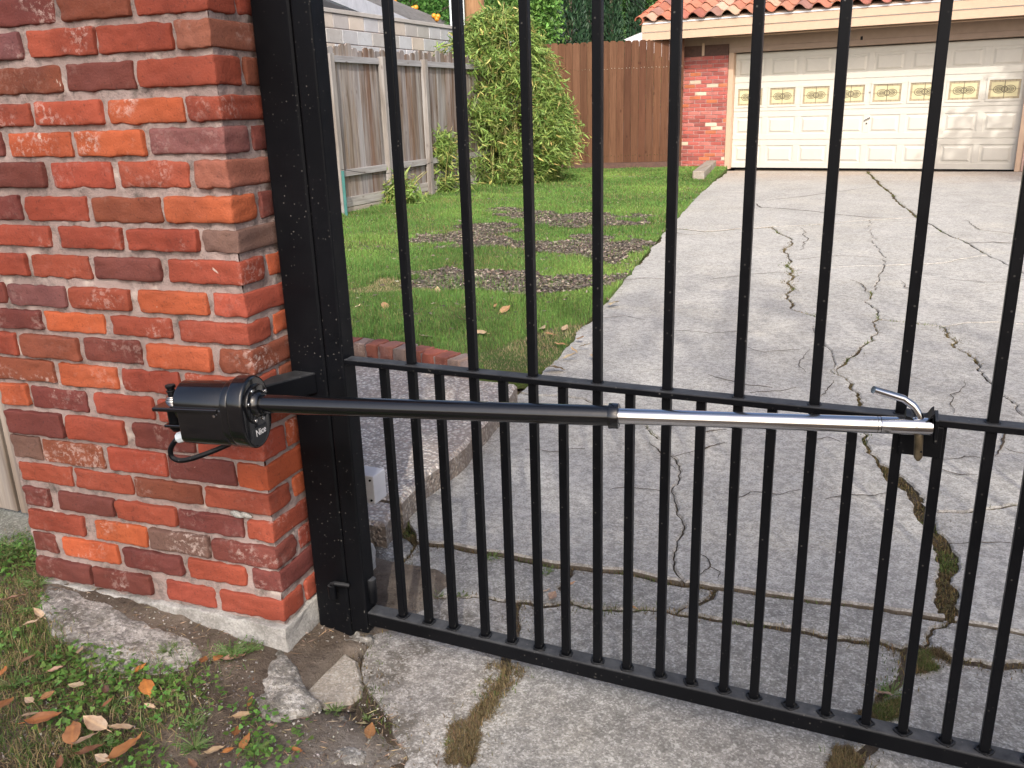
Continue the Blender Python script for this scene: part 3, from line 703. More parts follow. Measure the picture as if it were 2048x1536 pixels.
def rough_box(L, D, H, seed, r=.007, n=(17, 4, 8), amp=.0015, chip=.6):
    def ax(w, k, r): return [0, r*.35, r] + [r + (w-2*r)*i/k for i in range(1, k)] + [w-r, w-r*.35, w]
    X, Yv, Zv = ax(L, n[0], r), ax(D, n[1], r), ax(H, n[2], r); nx, ny, nz = len(X), len(Yv), len(Zv)
    idx = {}; V = []; F = []; sd = Vector((seed*3.17 % 91, seed*7.7 % 57, seed*1.3 % 33))
    def vid(i, j, k):
        if (i, j, k) in idx: return idx[(i, j, k)]
        p = Vector((X[i], Yv[j], Zv[k]))
        rl = r*(1 + chip*1.6*mnoise.noise(p*28 + sd))
        rl = max(.002, min(rl, r*2.2))
        q = Vector((min(max(p.x, r), L-r), min(max(p.y, r), D-r), min(max(p.z, r), H-r)))
        d = p - q
        if d.length > 1e-7:
            m_ = max(abs(d.x), abs(d.y), abs(d.z)); dn = d/d.length
            p = q + d.lerp(dn*m_, min(1, .85*rl/r)) if rl/r <= 1.2 else q + dn*m_*(1 - .28*(rl/r - 1.2))
            p += dn*amp*2*mnoise.noise(p*55 + sd)
        nn = Vector(((p.x - L/2)/L, (p.y - D/2)/D, (p.z - H/2)/H))
        p += Vector((amp*1.6*mnoise.noise(p*20 + sd), amp*2*mnoise.noise(p*24 + sd*1.7), amp*1.6*mnoise.noise(p*20 + sd*.6)))
        idx[(i, j, k)] = len(V); V.append(tuple(p)); return len(V)-1
    for i in range(nx-1):
        for j in range(ny-1):
            F.append((vid(i,j,0), vid(i,j+1,0), vid(i+1,j+1,0), vid(i+1,j,0))); F.append((vid(i,j,nz-1), vid(i+1,j,nz-1), vid(i+1,j+1,nz-1), vid(i,j+1,nz-1)))
    for i in range(nx-1):
        for k in range(nz-1):
            F.append((vid(i,0,k), vid(i+1,0,k), vid(i+1,0,k+1), vid(i,0,k+1))); F.append((vid(i,ny-1,k), vid(i,ny-1,k+1), vid(i+1,ny-1,k+1), vid(i+1,ny-1,k)))
    for j in range(ny-1):
        for k in range(nz-1):
            F.append((vid(0,j,k), vid(0,j,k+1), vid(0,j+1,k+1), vid(0,j+1,k))); F.append((vid(nx-1,j,k), vid(nx-1,j+1,k), vid(nx-1,j+1,k+1), vid(nx-1,j,k+1)))
    return V, F
column = thing('brick_column', 'weathered red brick gate column with pinkish mortar standing on a concrete footing', 'brick column', (CP.x, CP.y, 0), CYAW)
WD, DP = .816, .446
def brick_part(s0, s1, t0, t1, z0, z1, col, seed, proud=0.0):
    V, F = rough_box(s1-s0, t1-t0, z1-z0, seed, r=.006 + .003*rnd.random())
    V = [(x+s0, y+t0-proud, z+z0) for x, y, z in V]
    me = bpy.data.meshes.new('brick'); me.from_pydata(V, [], F); me.update(); me.shade_smooth()
    c = jit(BC[col], .13, .04)
    return link('brick', me, MAT['brick'], column, c)
ZB = cornerz(CX(1245)+0, 1245)
zc = [(cornerz(CX(b), b), cornerz(CX(a), a)) for a, b in COURSES]
for k in range(1, 8):                                  # courses above the picture
    z0 = zc[0][1] + (k-1)*PITCH + .011; zc.append((z0, z0 + .060)); 
letters = 'RDOBRPRD'
for ci, (z0, z1) in enumerate(zc):
    if ci <= 20: cols, spans = FRONT[ci]; sp = [(max(-WD, s_at(a, (z0+z1)/2)), 0.0 if b is None else s_at(b, (z0+z1)/2)) for a, b in spans]
    else:
        sp = [(-WD, -.62), (-.61, -.41), (-.40, -.205), (-.195, 0)] if ci % 2 else [(-WD, -.71), (-.70, -.51), (-.50, -.305), (-.295, -.105), (-.095, 0)]
        cols = ''.join(rnd.choice(letters) for _ in sp)
    # fill to the left end
    while sp[0][0] > -WD + .03:
        e = sp[0][0] - .011; a = max(-WD, e - .185)
        if a < -WD + .04: a = -WD
        sp.insert(0, (a, e)); cols = rnd.choice('RDB') + cols
    if len(cols) < len(sp): cols = cols + 'R'*(len(sp)-len(cols))
    n = len(sp)
    for bi, (a, b) in enumerate(sp):
        if b - a < .02: continue
        dep = .092; corner = (bi == n-1)
        if corner: dep = .092 if (b-a) > .13 else .190
        left = (bi == 0)
        if left and not corner: dep = .19 if (b-a) < .13 else .092
        dz = rnd.uniform(-.0015, .0015)
        c = cols[bi]
        brick_part(a, b + (0 if not corner else .001), 0, dep, z0+dz, z1+dz, c, ci*17 + bi*3 + 1, rnd.uniform(-.001, .008))
        if left: lt = dep
        if corner:
            t = dep + .011; k = 0
            while t < DP - .03:                       # bricks along the column's right side
                L = .190 if (dep < .1) == (k == 0) else .092
                L = DP - t if DP - t < .215 else .13
                brick_part(-.092, rnd.uniform(-.003, .002), t, min(DP, t + L), z0+dz, z1+dz, rnd.choice('RDBBRO'), ci*31 + k + 400); t += L + .011; k += 1
    t = lt + .011; k = 0
    while t < DP - .03:                               # bricks along the left end
        L = DP - t if DP - t < .22 else .19
        brick_part(-WD, -WD + .09, t, t + L, z0, z1, rnd.choice('RDBR'), ci*37 + k + 900); t += L + .011; k += 1
def grid_shell(x0, x1, y0, y1, z0, z1, step, amp, seed):
    """five faces (front, right, back, left, top) of a box as displaced grids"""
    V, F = [], []
    def face(o, a, b, nrm):
        na, nb = max(1, int(a.length/step)), max(1, int(b.length/step)); base = len(V)
        for j in range(nb+1):
            for i in range(na+1):
                p = o + a*(i/na) + b*(j/nb)
                edge = min(i, na-i, 2)/2
                p = p + nrm*(amp*mnoise.fractal(p*34 + Vector((seed, 0, 0)), 1, 2, 3))
                V.append(tuple(p))
        for j in range(nb):
            for i in range(na):
                q = base + j*(na+1) + i; F.append((q, q+1, q+na+2, q+na+1))
    dz = Vector((0, 0, z1-z0))
    face(Vector((x0,y0,z0)), Vector((x1-x0,0,0)), dz, Vector((0,-1,0)))
    face(Vector((x1,y0,z0)), Vector((0,y1-y0,0)), dz, Vector((1,0,0)))
    face(Vector((x1,y1,z0)), Vector((x0-x1,0,0)), dz, Vector((0,1,0)))
    face(Vector((x0,y1,z0)), Vector((0,y0-y1,0)), dz, Vector((-1,0,0)))
    face(Vector((x0,y0,z1)), Vector((x1-x0,0,0)), Vector((0,y1-y0,0)), Vector((0,0,1)))
    return V, F
ZT = zc[-1][1]
V, F = grid_shell(-WD + .007, -.007, .0070, DP - .007, ZB - .012, ZT, .006, .0040, 5)
me = bpy.data.meshes.new('mortar'); me.from_pydata(V, [], F); me.update(); me.shade_smooth()
link('mortar', me, MAT['mortar'], column)
V, F = rough_box(WD + .014, DP + .02, ZB + .14, 77, r=.007, n=(40, 16, 14), amp=.004, chip=.9)
V = [(x - WD - .008, y - .010, z - .15 + .005*mnoise.noise(Vector((x*6, y*6, 0)))) for x, y, z in V]
me = bpy.data.meshes.new('footing'); me.from_pydata(V, [], F); me.update(); me.shade_smooth()
link('footing', me, MAT['footing'], column)
V, F = rough_box(WD + .06, DP + .06, .09, 78, r=.012, n=(12, 8, 3))
me = bpy.data.meshes.new('cap'); me.from_pydata([(x - WD - .03, y - .03, z + ZT) for x, y, z in V], [], F); me.update(); me.shade_smooth()
link('cap', me, MAT['footing'], column)
for (s, z, t, r) in [(-.006, zc[20][1]+.03, .30, .018), (.004, zc[20][1]+.07, .34, .016), (-.10, zc[16][0]-.008, -.002, .012), (-.075, zc[16][0]-.006, -.003, .010)]:   # lumps of paler mortar
    bm = bmesh.new(); bmesh.ops.create_icosphere(bm, subdivisions=3, radius=r)
    for v in bm.verts: v.co = Vector((v.co.x*.35, v.co.y*1.0, v.co.z*.8))*(1 + .6*mnoise.noise(v.co*60)) + Vector((s, t, z)) if t > .1 else Vector((v.co.x*1.6, v.co.y*.3, v.co.z*.7))*(1 + .6*mnoise.noise(v.co*90)) + Vector((s, t, z))
    me = bpy.data.meshes.new('mortar_dab'); bm.to_mesh(me); bm.free(); me.shade_smooth(); link('mortar_dab', me, MAT['footing'], column)

# board fence and kerb that run on from the column's left end
bf = thing('board_fence', 'weathered pinkish board fence running left behind the brick column', 'board fence', (-2.3, 1.95, 0))
BY = 1.69
b0 = -2.238
pinkb = m_wood('pale_pink_board', 2, .8, bleach=.2)
for i in range(6):
    x1 = b0 + .085 - i*.155 + (0 if i == 0 else .045); w = .085 if i == 0 else .14
    MB().box(x1 - w, x1, BY + (0 if i == 0 else .025), BY + .022 + (0 if i == 0 else .025), .11, 1.75).build('board', pinkb if i == 0 else MAT['fence_grey'], bf, bevel=.003, color=[(.56,.44,.38),(.33,.27,.21),(.36,.29,.23),(.30,.25,.20),(.34,.28,.22),(.33,.27,.21)][i])
MB().box(b0 - 1.0, b0 + .2, BY + .05, BY + .09, 1.2, 1.29).build('rail', MAT['fence_grey'], bf, color=(.3,.25,.2))
V, F = rough_box(1.6, .42, .17, 99, r=.012, n=(40, 10, 5), amp=.004)
me = bpy.data.meshes.new('concrete_kerb'); me.from_pydata([(x + b0 - 1.50, y + 1.565, z - .075) for x, y, z in V], [], F); me.update(); me.shade_smooth()
tag(link('concrete_kerb', me, m_concrete('mossy_concrete', (.17, .18, .15), (.27, .275, .24), speck=.6, moss=.3, joint=0)), 'mossy grey concrete kerb under the board fence left of the column', 'kerb')

# ================================================================== GATE
YG = 1.62
gx = lambda x, y: PL(x, y, (0, YG, 0), (0, 1, 0))
post = thing('gate_post', 'thick black square steel gate post fixed beside the brick column', 'gate post', (-1.25, YG + .05, 0))
px0 = gx(500, 0).x; px1 = gx(576, 0).x; sx0 = px1 + .004; sx1 = sx0 + .050
MB().box(px1 - .102, px1, YG + .001, YG + .103, -.05, 2.0).build('tube', MAT['black'], post, bevel=.006, seg=3)
MB().box(px1 - .106, px1 + .004, YG - .003, YG + .107, 2.0, 2.02).build('post_cap', MAT['black'], post, bevel=.004)
# stub that carries the operator, in front of the post
bz = gx(600, 760).z
p_ = gx(634, 764)
MB().obox((p_.x - .062, YG + .0008, p_.z - .028), (.062, 0, 0), (-.10, -.25, 0), (0, 0, .052)).build('operator_bracket', MAT['black'], post, bevel=.004)
# moss on the stub
gate = thing('driveway_gate', 'black steel driveway gate of square bars hung beside the brick column', 'gate', (sx0, YG, 0))
zbt = gx(1100, 1311).z; zbb = zbt - .040
zmt = gx(1200, 771.5).z; zmb = zmt - .0135
XR = 2.35
MB().box(sx0, sx1, YG, YG + .050, gx(735, 1268).z, 1.78).build('stile', MAT['black'], gate, bevel=.004, seg=3)
MB().box(sx1 + .0005, XR, YG + .0015, YG + .0445, zbb, zbt).build('bottom_rail', MAT['black_bar'], gate, bevel=.0045, seg=3)
MB().box(sx1 + .0005, XR, YG + .001, YG + .036, zmb, zmt).build('middle_rail', MAT['black_bar'], gate, bevel=.002)
MB().box(sx1 + .0005, XR, YG + .001, YG + .046, 1.74, 1.78).build('top_rail', MAT['black_bar'], gate, bevel=.003)
MB().box(XR + .0005, XR + .05, YG, YG + .05, zbb - .01, 1.78).build('stile', MAT['black'], gate, bevel=.004)
fx = [gx(a, 1228 + .229*(a-740)).x for a in (853-9, 965-8, 1074-9, 1190-8, 1316-9, 1444-9, 1578-9, 1731-10, 1892-10)]
short = [gx(a, 1228 + .229*(a-740)).x for a in (801-9, 901-8, 1018-8, 1128-9, 1250-9, 1378-9, 1505-9, 1650-10, 1805-10, 1970-10)]
d = .0735
while fx[-1] + 2*d < XR - .02: fx.append(fx[-1] + 2*d)
while short[-1] + 2*d < XR - .02: short.append(short[-1] + 2*d)
BW = .0183
def picket_mesh(x, z0, z1): 
    return MB().box(-BW/2, BW/2, 0, BW, 0, z1-z0).mesh('picket', bevel=.0018, seg=2)
pm_full = MB().box(-BW/2, BW/2, 0, BW, 0, 1.74 - zbt).mesh('picket', bevel=.0018)
pm_short = MB().box(-BW/2, BW/2, 0, BW, 0, zmb - zbt).mesh('picket', bevel=.0018)
wm = bpy.data.meshes.new('weld')
bm = bmesh.new()
bmesh.ops.create_circle(bm, cap_ends=False, radius=.0145, segments=16)
bm.to_mesh(wm); bm.free()
def weld_mesh(seed, r=.0135):
    V, F = [], []; n = 24; m_ = 6
    for i in range(n):
        a = 2*math.pi*i/n; sq = r/max(abs(math.cos(a)), abs(math.sin(a)))*.5 + r*.5
        c = Vector((math.cos(a)*sq, math.sin(a)*sq, 0)); rr = .0028*(1 + .7*mnoise.noise(Vector((i*.9, seed, 0))))
        for j in range(m_):
            b = 2*math.pi*j/m_; V.append(tuple(c + Vector((math.cos(a)*math.cos(b), math.sin(a)*math.cos(b), math.sin(b)*.8))*rr))
    for i in range(n):
        for j in range(m_):
            F.append((i*m_+j, ((i+1) % n)*m_+j, ((i+1) % n)*m_+(j+1) % m_, i*m_+(j+1) % m_))
    me = bpy.data.meshes.new('weld'); me.from_pydata(V, [], F); me.update(); me.shade_smooth(); return me
WELDS = [weld_mesh(i*3.3) for i in range(5)]
bpy.data.meshes.remove(wm)
for i, x in enumerate(fx + short):
    full = i < len(fx)
    o = link('picket', pm_full if full else pm_short, MAT['black_bar'], gate); o.location = (x + BW/2 - sx0, .012, zbt)
    w = link('weld', WELDS[i % 5], MAT['weld'], gate); w.location = (x + BW/2 - sx0, .012 + BW/2, zbt + .0012); w.rotation_euler = (0, 0, i*1.7)
    if full:
        w = link('weld', WELDS[(i+2) % 5], MAT['weld'], gate); w.location = (x + BW/2 - sx0, .012 + BW/2, zmt + .0003); w.scale = (.85, .85, .5)
# hinges at the foot
hz = gx(690, 1175)
for pts, r in [([(sx1 + .002, YG + .03, gx(745, 1205).z - .02), (sx1 + .002, YG + .03, gx(745, 1172).z)], .013)]:
    MB().tube(pts, r, 16).build('hinge', MAT['black_bar'], gate, bevel=.002, smooth=True)
h0 = gx(672, 1165); MB().tube([(h0.x, YG - .018, h0.z - .035), (h0.x, YG - .018, h0.z + .002)], .011, 14).build('hinge_barrel', MAT['black'], post, smooth=True)
MB().tube([(h0.x - .002, YG - .018, h0.z + .004), (h0.x + .012, YG - .02, h0.z + .010), (h0.x + .045, YG - .006, h0.z + .003)], [.006, .007, .006], 10).build('hinge_strap', MAT['black'], post, smooth=True)
# white junction box behind the stile
bx = PL(724, 950, (0, 1.80, 0), (0, 1, 0)); bx2 = PL(752, 1010, (0, 1.80, 0), (0, 1, 0)); 
jb = thing('junction_box', 'small white junction box fixed behind the gate post near the ground', 'junction box', (bx.x, 1.8, bx2.z))
MB().box(bx.x - .07, bx2.x - .002, 1.80, 1.86, bx2.z, bx.z).build('case', MAT['box_white'], jb, bevel=.003)
for zz in (bx.z - .012, bx2.z + .012):
    MB().tube([(bx2.x - .012, 1.801, zz), (bx2.x - .012, 1.7965, zz)], .003, 10).build('screw', MAT['black'], jb)

# plate on the gate that takes the arm
pl0 = gx(1797, 862); pl1 = gx(1880, 918)
MB().box(gx(1797, 890).x, gx(1884, 890).x, YG + .002, YG + .010, pl1.z, zmb - .0005).build('arm_plate', MAT['black'], gate, bevel=.0015)

# ================================================================== GATE OPERATOR
A0 = PL(520, 807.5, (0, 1.37, 0), (0, 1, 0)); A1 = PL(1864, 853.5, (0, 1.565, 0), (0, 1, 0))
AX = (A1 - A0).normalized(); UP = (Vector((0,0,1)) - AX*AX.z).normalized(); FW = AX.cross(UP).normalized()   # FW points to the viewer
if FW.y > 0: FW = -FW
op = thing('gate_operator', 'glossy black swing gate motor with long black and chrome arm', 'gate motor', tuple(A0))
def Lp(a, u, w): return A0 + AX*a + UP*u + FW*w
def along(px, py):
    """distance along the arm axis of the point seen at px"""
    q0 = (np.array(A0) - EYE) @ RM; qu = np.array(AX) @ RM; dx = px - CXY[0]
    return (FPX*q0[0] - dx*q0[2])/(dx*qu[2] - FPX*qu[0])
def stadium(r, lo, n=18, w=1.0):
    pts = [(math.cos(R_(a))*r*w, math.sin(R_(a))*r) for a in np.linspace(0, 180, n)]
    pts += [(math.cos(R_(a))*r*w, -lo + math.sin(R_(a))*r) for a in np.linspace(180, 360, n)]
    return pts
def extr(name, prof, a0, a1, mat, parent, bevel=.003, seg=3):
    m_ = MB(); m_.prism([Lp(a0, u, w) for w, u in prof], AX*(a1-a0)); return m_.build(name, mat, parent, bevel=bevel, seg=seg, smooth=True)
aH0, aH1 = along(470, 805), along(512, 808)
aB = along(372, 800)
extr('motor_body', stadium(.0475, 0, 24), aB, aH0 + .004, MAT['gloss'], op, .004)
hb = [(-.050, .002), (.050, .002), (.0505, -.07), (.040, -.083), (-.040, -.083), (-.0505, -.07)]
extr('housing', hb, aB + .008, aH0 + .004, MAT['gloss'], op, .006)
MB().obox(Lp(aB - .046, -.006, -.050), AX*(aH0 - aB + .036), FW*.106, UP*.009).build('mounting_plate', MAT['gloss'], op, bevel=.002)
extr('clamp_band', stadium(.0515, .045, 24), aH0 - .006, aH0 + .012, MAT['gloss'], op, .003)
flange = extr('gear_head', stadium(.061, .037, 26, .92), aH0 + .012, aH1, MAT['gloss'], op, .006, 4)
m_ = MB(); m_.tube([Lp(aH1 - .002, 0, 0), Lp(aH1 + .005, 0, 0)], .043, 40); cover = m_.build('cover', MAT['gloss'], op, bevel=.0015, smooth=True)
m_ = MB(); m_.tube([Lp(aH1 + .004, 0, 0), Lp(aH1 + .012, 0, 0), Lp(aH1 + .016, 0, 0)], [.030, .028, .0235], 32); m_.build('boss', MAT['gloss'], op, smooth=True)
for an in (62, 150, 205, 300, 15, 255):
    c = Lp(aH1 + .005, .037*math.sin(R_(an)), .037*math.cos(R_(an)))
    MB().tube([c, c + AX*.003], .0042, 12).build('screw', MAT['steel'], op, bevel=.0008, smooth=True)
# name tag with its white lettering
tg = [(-.026, -.050), (.030, -.050), (.030, -.082), (.012, -.090), (-.010, -.090), (-.026, -.075)]
extr('name_tag', [(w, u) for w, u in tg], aH1 - .001, aH1 + .0012, m_flat('tag_black', (.018, .02, .022), .5), op, .0006, 1)
cu = bpy.data.curves.new('lettering', 'FONT'); cu.body = 'Nice'; cu.size = .0205; cu.extrude = .0004; cu.align_x = 'CENTER'; cu.align_y = 'CENTER'
to = bpy.data.objects.new('lettering_src', cu); COL.objects.link(to)
bpy.context.view_layer.update()
tm = bpy.data.meshes.new_from_object(to.evaluated_get(bpy.context.evaluated_depsgraph_get())); bpy.data.objects.remove(to, do_unlink=True)
tm.name = 'lettering'
RT = -FW                                              # to the reader's right on the face that looks along the arm
ang = R_(0); ex = RT*math.cos(ang) + UP*math.sin(ang); ey = -RT*math.sin(ang) + UP*math.cos(ang)
for v in tm.vertices:
    v.co = (Lp(aH1 + .0021, -.062, .0) + ex*v.co.x + ey*v.co.y + AX*v.co.z) - A0
link('lettering', tm, MAT['white_paint'], op)
# tube, collar, rod
aC0, aC1 = along(1219, 833), along(1238, 834); aE = along(1864, 853)
m_ = MB(); m_.tube([Lp(aH1, 0, 0), Lp(aC0, 0, 0)], .0196, 32); m_.build('outer_tube', MAT['gloss'], op, smooth=True)
m_ = MB(); m_.tube([Lp(aC0 - .001, 0, 0), Lp(aC1, 0, 0)], .0245, 32); m_.build('collar', MAT['gloss'], op, bevel=.0015, smooth=True)
a2 = along(1754, 848)
m_ = MB(); m_.tube([Lp(aC1 - .01, 0, 0), Lp(a2, 0, 0)], .0150, 32); m_.build('rod', MAT['steel'], op, smooth=True)
m_ = MB(); m_.tube([Lp(a2, 0, 0), Lp(a2 + .006, 0, 0)], .0144, 32); m_.build('groove', MAT['black'], op, smooth=True)
m_ = MB(); m_.tube([Lp(a2 + .0008, 0, 0), Lp(a2 + .0052, 0, 0)], .01475, 32); m_.build('ring', MAT['steel'], op, smooth=True)
m_ = MB(); m_.tube([Lp(a2 + .006, 0, 0), Lp(aE, 0, 0)], .0152, 32); m_.build('rod_end', MAT['steel'], op, bevel=.001, smooth=True)
# bent black hook plate over the rod end
pts = [(1812,836),(1822,839),(1832,848),(1845,851),(1856,845),(1863,836),(1869,832),(1867,850),(1865,872)]
hk = [PL(x, y, tuple(A1 + FW*.012), (0, 1, 0)) for x, y in pts]
m_ = MB(); m_.prism([p + UP*.0035 for p in hk] + [p - UP*.002 + AX*(-.002) for p in hk[::-1]], (0, .045, 0)); m_.build('hook_plate', MAT['black'], op, smooth=False)
MB().obox(A1 + AX*.002 + FW*.012 - UP*.030, AX*.006, (0, .06, 0), UP*.045).build('end_plate', MAT['black'], op, bevel=.001)
# the release pin
pin = thing('release_pin', 'bent steel pin pushed down through the end of the chrome arm', 'pin', tuple(A1))
pc = tuple(A1 + FW*.002)
P = [PL(x, y, pc, (0, 1, 0)) for x, y in ((1838,872),(1840,838),(1836,822),(1825,810),(1806,797),(1748,769))]
Q = [P[0], P[1]]
for a, b, c in ((P[1], P[2], P[3]),):
    for k in range(1, 9):
        t = k/8; Q.append(a.lerp(b, t).lerp(b.lerp(c, t), t))
Q += [P[4], P[5] + Vector((0, -.03, 0))]
m_ = MB(); m_.tube(Q, .0066, 18); m_.build('handle', MAT['steel'], pin, smooth=True, bevel=0)
B0, B1, B2 = [PL(x, y, pc, (0, 1, 0)) for x, y in ((1838,868),(1836,914),(1836,921))]
m_ = MB(); m_.tube([B0, B1, B2], [.0072, .0072, .003], 18); m_.build('shank', MAT['brass'], pin, smooth=True)
b3 = PL(1842, 901, pc, (0, 1, 0)); MB().tube([b3 + Vector((0, -.004, 0)), b3 + Vector((0, -.0075, 0))], .0018, 8).build('hole', MAT['black'], pin)
# rear bracket, bolt
MB().obox(Lp(aB - .046, -.0125, -.03), AX*.046, FW*.06, UP*.012).build('rear_plate', MAT['gloss'], op, bevel=.002)
MB().obox(Lp(aB - .044, -.052, -.03), AX*.052, FW*.06, UP*.007).build('rear_plate', MAT['gloss'], op, bevel=.002)
m_ = MB(); m_.tube([Lp(aB - .030, -.066, .006), Lp(aB - .030, -.058, .006), Lp(aB - .030, -.006, .006)], [.010, .015, .015], 20); m_.build('pivot_bush', MAT['black'], op, smooth=True)
MB().obox(Lp(aB - .044, -.052, -.028), AX*.007, FW*.03, UP*.05).build('rear_web', MAT['black'], op, bevel=.002)
bolt = Lp(aB - .030, 0, .004)
for z0, z1, r, n, nm, mt in ((.001, .005, .0155, 24, 'washer', 'steel'), (.0055, .009, .0145, 24, 'washer', 'steel'), (.0095, .013, .012, 24, 'washer', 'steel'), (.013, .021, .0085, 14, 'bolt_shank', 'black'), (.021, .026, .0105, 6, 'nut', 'black'), (.026, .031, .008, 14, 'bolt_shank', 'black'), (.031, .038, .0115, 6, 'bolt_head', 'black')):
    MB().tube([bolt + UP*z0, bolt + UP*z1], r, n).build(nm, MAT[mt], op, bevel=.0006, smooth=True)
MB().tube([Lp(along(455, 820), -.012, .052), Lp(along(455, 820), -.012, .0545)], .003, 10).build('screw', MAT['steel'], op, smooth=True)
# cable gland and cable
gp = Lp(aB - .002, -.070, .030)
m_ = MB(); m_.tube([gp + AX*.012 + UP*.003, gp - AX*.010 - UP*.004], .0125, 8); m_.build('gland', MAT['pale_plastic'], op, bevel=.001)
Cp = [Vector(p) for p in (gp, gp - AX*.018 - UP*.010, gp - AX*.036 - UP*.032, gp - AX*.034 - UP*.052, gp - AX*.005 - UP*.056, gp + AX*.045 - UP*.043 - FW*.015, gp + AX*.09 - UP*.028 - FW*.05, gp + AX*.11 - UP*.01 - FW*.07)]
def smooth_path(P, k=6):
    out = []
    for i in range(len(P)-1):
        p0, p1, p2, p3 = P[max(i-1, 0)], P[i], P[i+1], P[min(i+2, len(P)-1)]
        for j in range(k):
            t = j/k; out.append(.5*((2*p1) + (p2-p0)*t + (2*p0-5*p1+4*p2-p3)*t*t + (3*p1-p0-3*p2+p3)*t**3))
    return out + [P[-1]]
m_ = MB(); m_.tube(smooth_path(Cp), .0058, 12); m_.build('cable', MAT['black'], op, smooth=True)

# ================================================================== BRICK EDGING OF THE LAWN
edge = thing('brick_edging', 'row of old red bricks edging the lawn above the pebbled step', 'brick edging', tuple(G(800, 715)))
pts = [(560,668),(620,672),(668,676),(704,682),(727,684),(750,688),(785,694),(809,700),(838,706),(864,714),(893,722),(922,733)]
gp_ = [G(*p, ST) for p in [(588,704),(628,706),(668,708),(705,712),(731,714),(757,717),(787,722),(812,726),(842,732),(868,738),(896,744),(920,750)]]
for i in range(len(gp_)-1):
    a, b = gp_[i], gp_[i+1]; d = (b - a); L = d.length
    V, F = rough_box(L - .012, .115, .075, 300+i, r=.008, n=(5, 4, 3), amp=.003)
    dn = d.normalized(); nn = Vector((-dn.y, dn.x, 0))
    me = bpy.data.meshes.new('brick')
    me.from_pydata([tuple(a + dn*(x + .006) + nn*(y) + Vector((0, 0, z - .004)) - Vector(edge.location)) for x, y, z in V], [], F); me.update(); me.shade_smooth()
    link('brick', me, MAT['brick'], edge, [(.24,.09,.065),(.27,.085,.06),(.23,.085,.062),(.25,.18,.15),(.27,.10,.07),(.29,.13,.10),(.26,.20,.17)][i % 7])
m_ = MB()
for i in range(len(gp_)-1):
    a, b = gp_[i], gp_[i+1]; d = (b-a).normalized(); nn = Vector((-d.y, d.x, 0))
    m_.obox(a + nn*.008 + Vector((0, 0, -.10)), b - a, nn*.10, (0, 0, .160))
m_.build('mortar', MAT['mortar'], edge)

# ================================================================== OLD FENCE ON THE LEFT
FX = -6.85
fl = lambda x, y: PL(x, y, (FX, 0, 0), (1, 0, 0))
fence = thing('weathered_fence', 'tall weathered grey board fence with rails along the left of the lawn', 'fence', (FX, 11, 0))
zr1 = fl(700, 113).z; zr0 = fl(700, 126).z; zp = fl(655, 90).z
yb0, yb1 = 7.2, 17.2
y = yb0; i = 0
while y < yb1:
    w = rnd.uniform(.115, .145); h = zp + rnd.uniform(-.04, .05); g = rnd.uniform(.004, .012)
    if i % 3 == 0: prof = [(0, .10), (w, .10), (w, h - .03), (w*.72, h), (w*.28, h), (0, h - .03)]
    else: prof = [(0, .10), (w, .10), (w, h - .02), (w*.75, h + .005), (w*.25, h), (0, h - .025)]
    m_ = MB(); xo = FX - .018 + rnd.uniform(-.004, .004)
    m_.prism([(xo, y + a, b) for a, b in prof], (-.018, 0, 0))
    k = rnd.random(); base = (.235, .185, .145) if k < .45 else ((.27, .245, .23) if k < .75 else (.19, .125, .088))
    m_.build('board', MAT['fence_grey'], fence, color=jit(base, .16))
    y += w + g; i += 1
posts_y = sorted([fl(670, 300).y, fl(771, 300).y, fl(850, 250).y, fl(921, 250).y])
sp = posts_y[1] - posts_y[0]
PY = [posts_y[0] - 2*sp, posts_y[0] - sp] + posts_y + [posts_y[-1] + 1.6, posts_y[-1] + 3.2]
for yy in PY:
    if yb0 - .1 < yy < yb1 + .3:
        MB().box(FX + .002, FX + .085, yy - .045, yy + .045, -.05, fl(670, 108).z).build('post', MAT['fence_grey'], fence, bevel=.004, color=(.31, .285, .26))
zb1 = G(768, 0).z
def railz(px, y1, y2): 
    p = fl(px, y1); q = fl(px, y2); return q.z, p.z
for (za, zb), nm, cl in ((( zr0, zr1), 'rail', (.32, .32, .33)), (railz(730, 347, 334), 'rail', (.36, .35, .34)), (railz(730, 407, 388), 'kickboard', (.40, .38, .34)), (railz(730, 426, 408.5), 'kickboard', (.40, .35, .28))):
    for j in range(len(PY)-1):
        a, b = PY[j] + .047, PY[j+1] - .047
        if b < yb0 or a > yb1: continue
        MB().box(FX - .012, FX + (.028 if nm == 'rail' else .02), a, b, za, zb).build(nm, MAT['rail_grey'], fence, bevel=.003, color=cl)
# green steel stake and its wire
st = fl(683, 432); s2 = fl(676, 342)
stake = thing('steel_stake', 'green steel fence stake standing at the old fence', 'stake', (FX + .25, st.y - .2, 0))
sx, sy = FX + .22, G(684, 436).y
MB().box(sx - .02, sx + .02, sy - .004, sy + .004, -.05, VT(677, 342, (sx, sy)).z).box(sx - .004, sx + .004, sy, sy + .03, -.05, VT(677, 342, (sx, sy)).z - .01).build('bar', m_flat('green_paint', (.05, .17, .16), .5), stake)
MB().tube([(sx, sy - .01, .62), (sx + .02, sy + .7, .50), (sx + .02, sy + 1.6, .47), (sx, sy + 2.4, .55)], .0035, 6).build('wire', MAT['black'], stake)

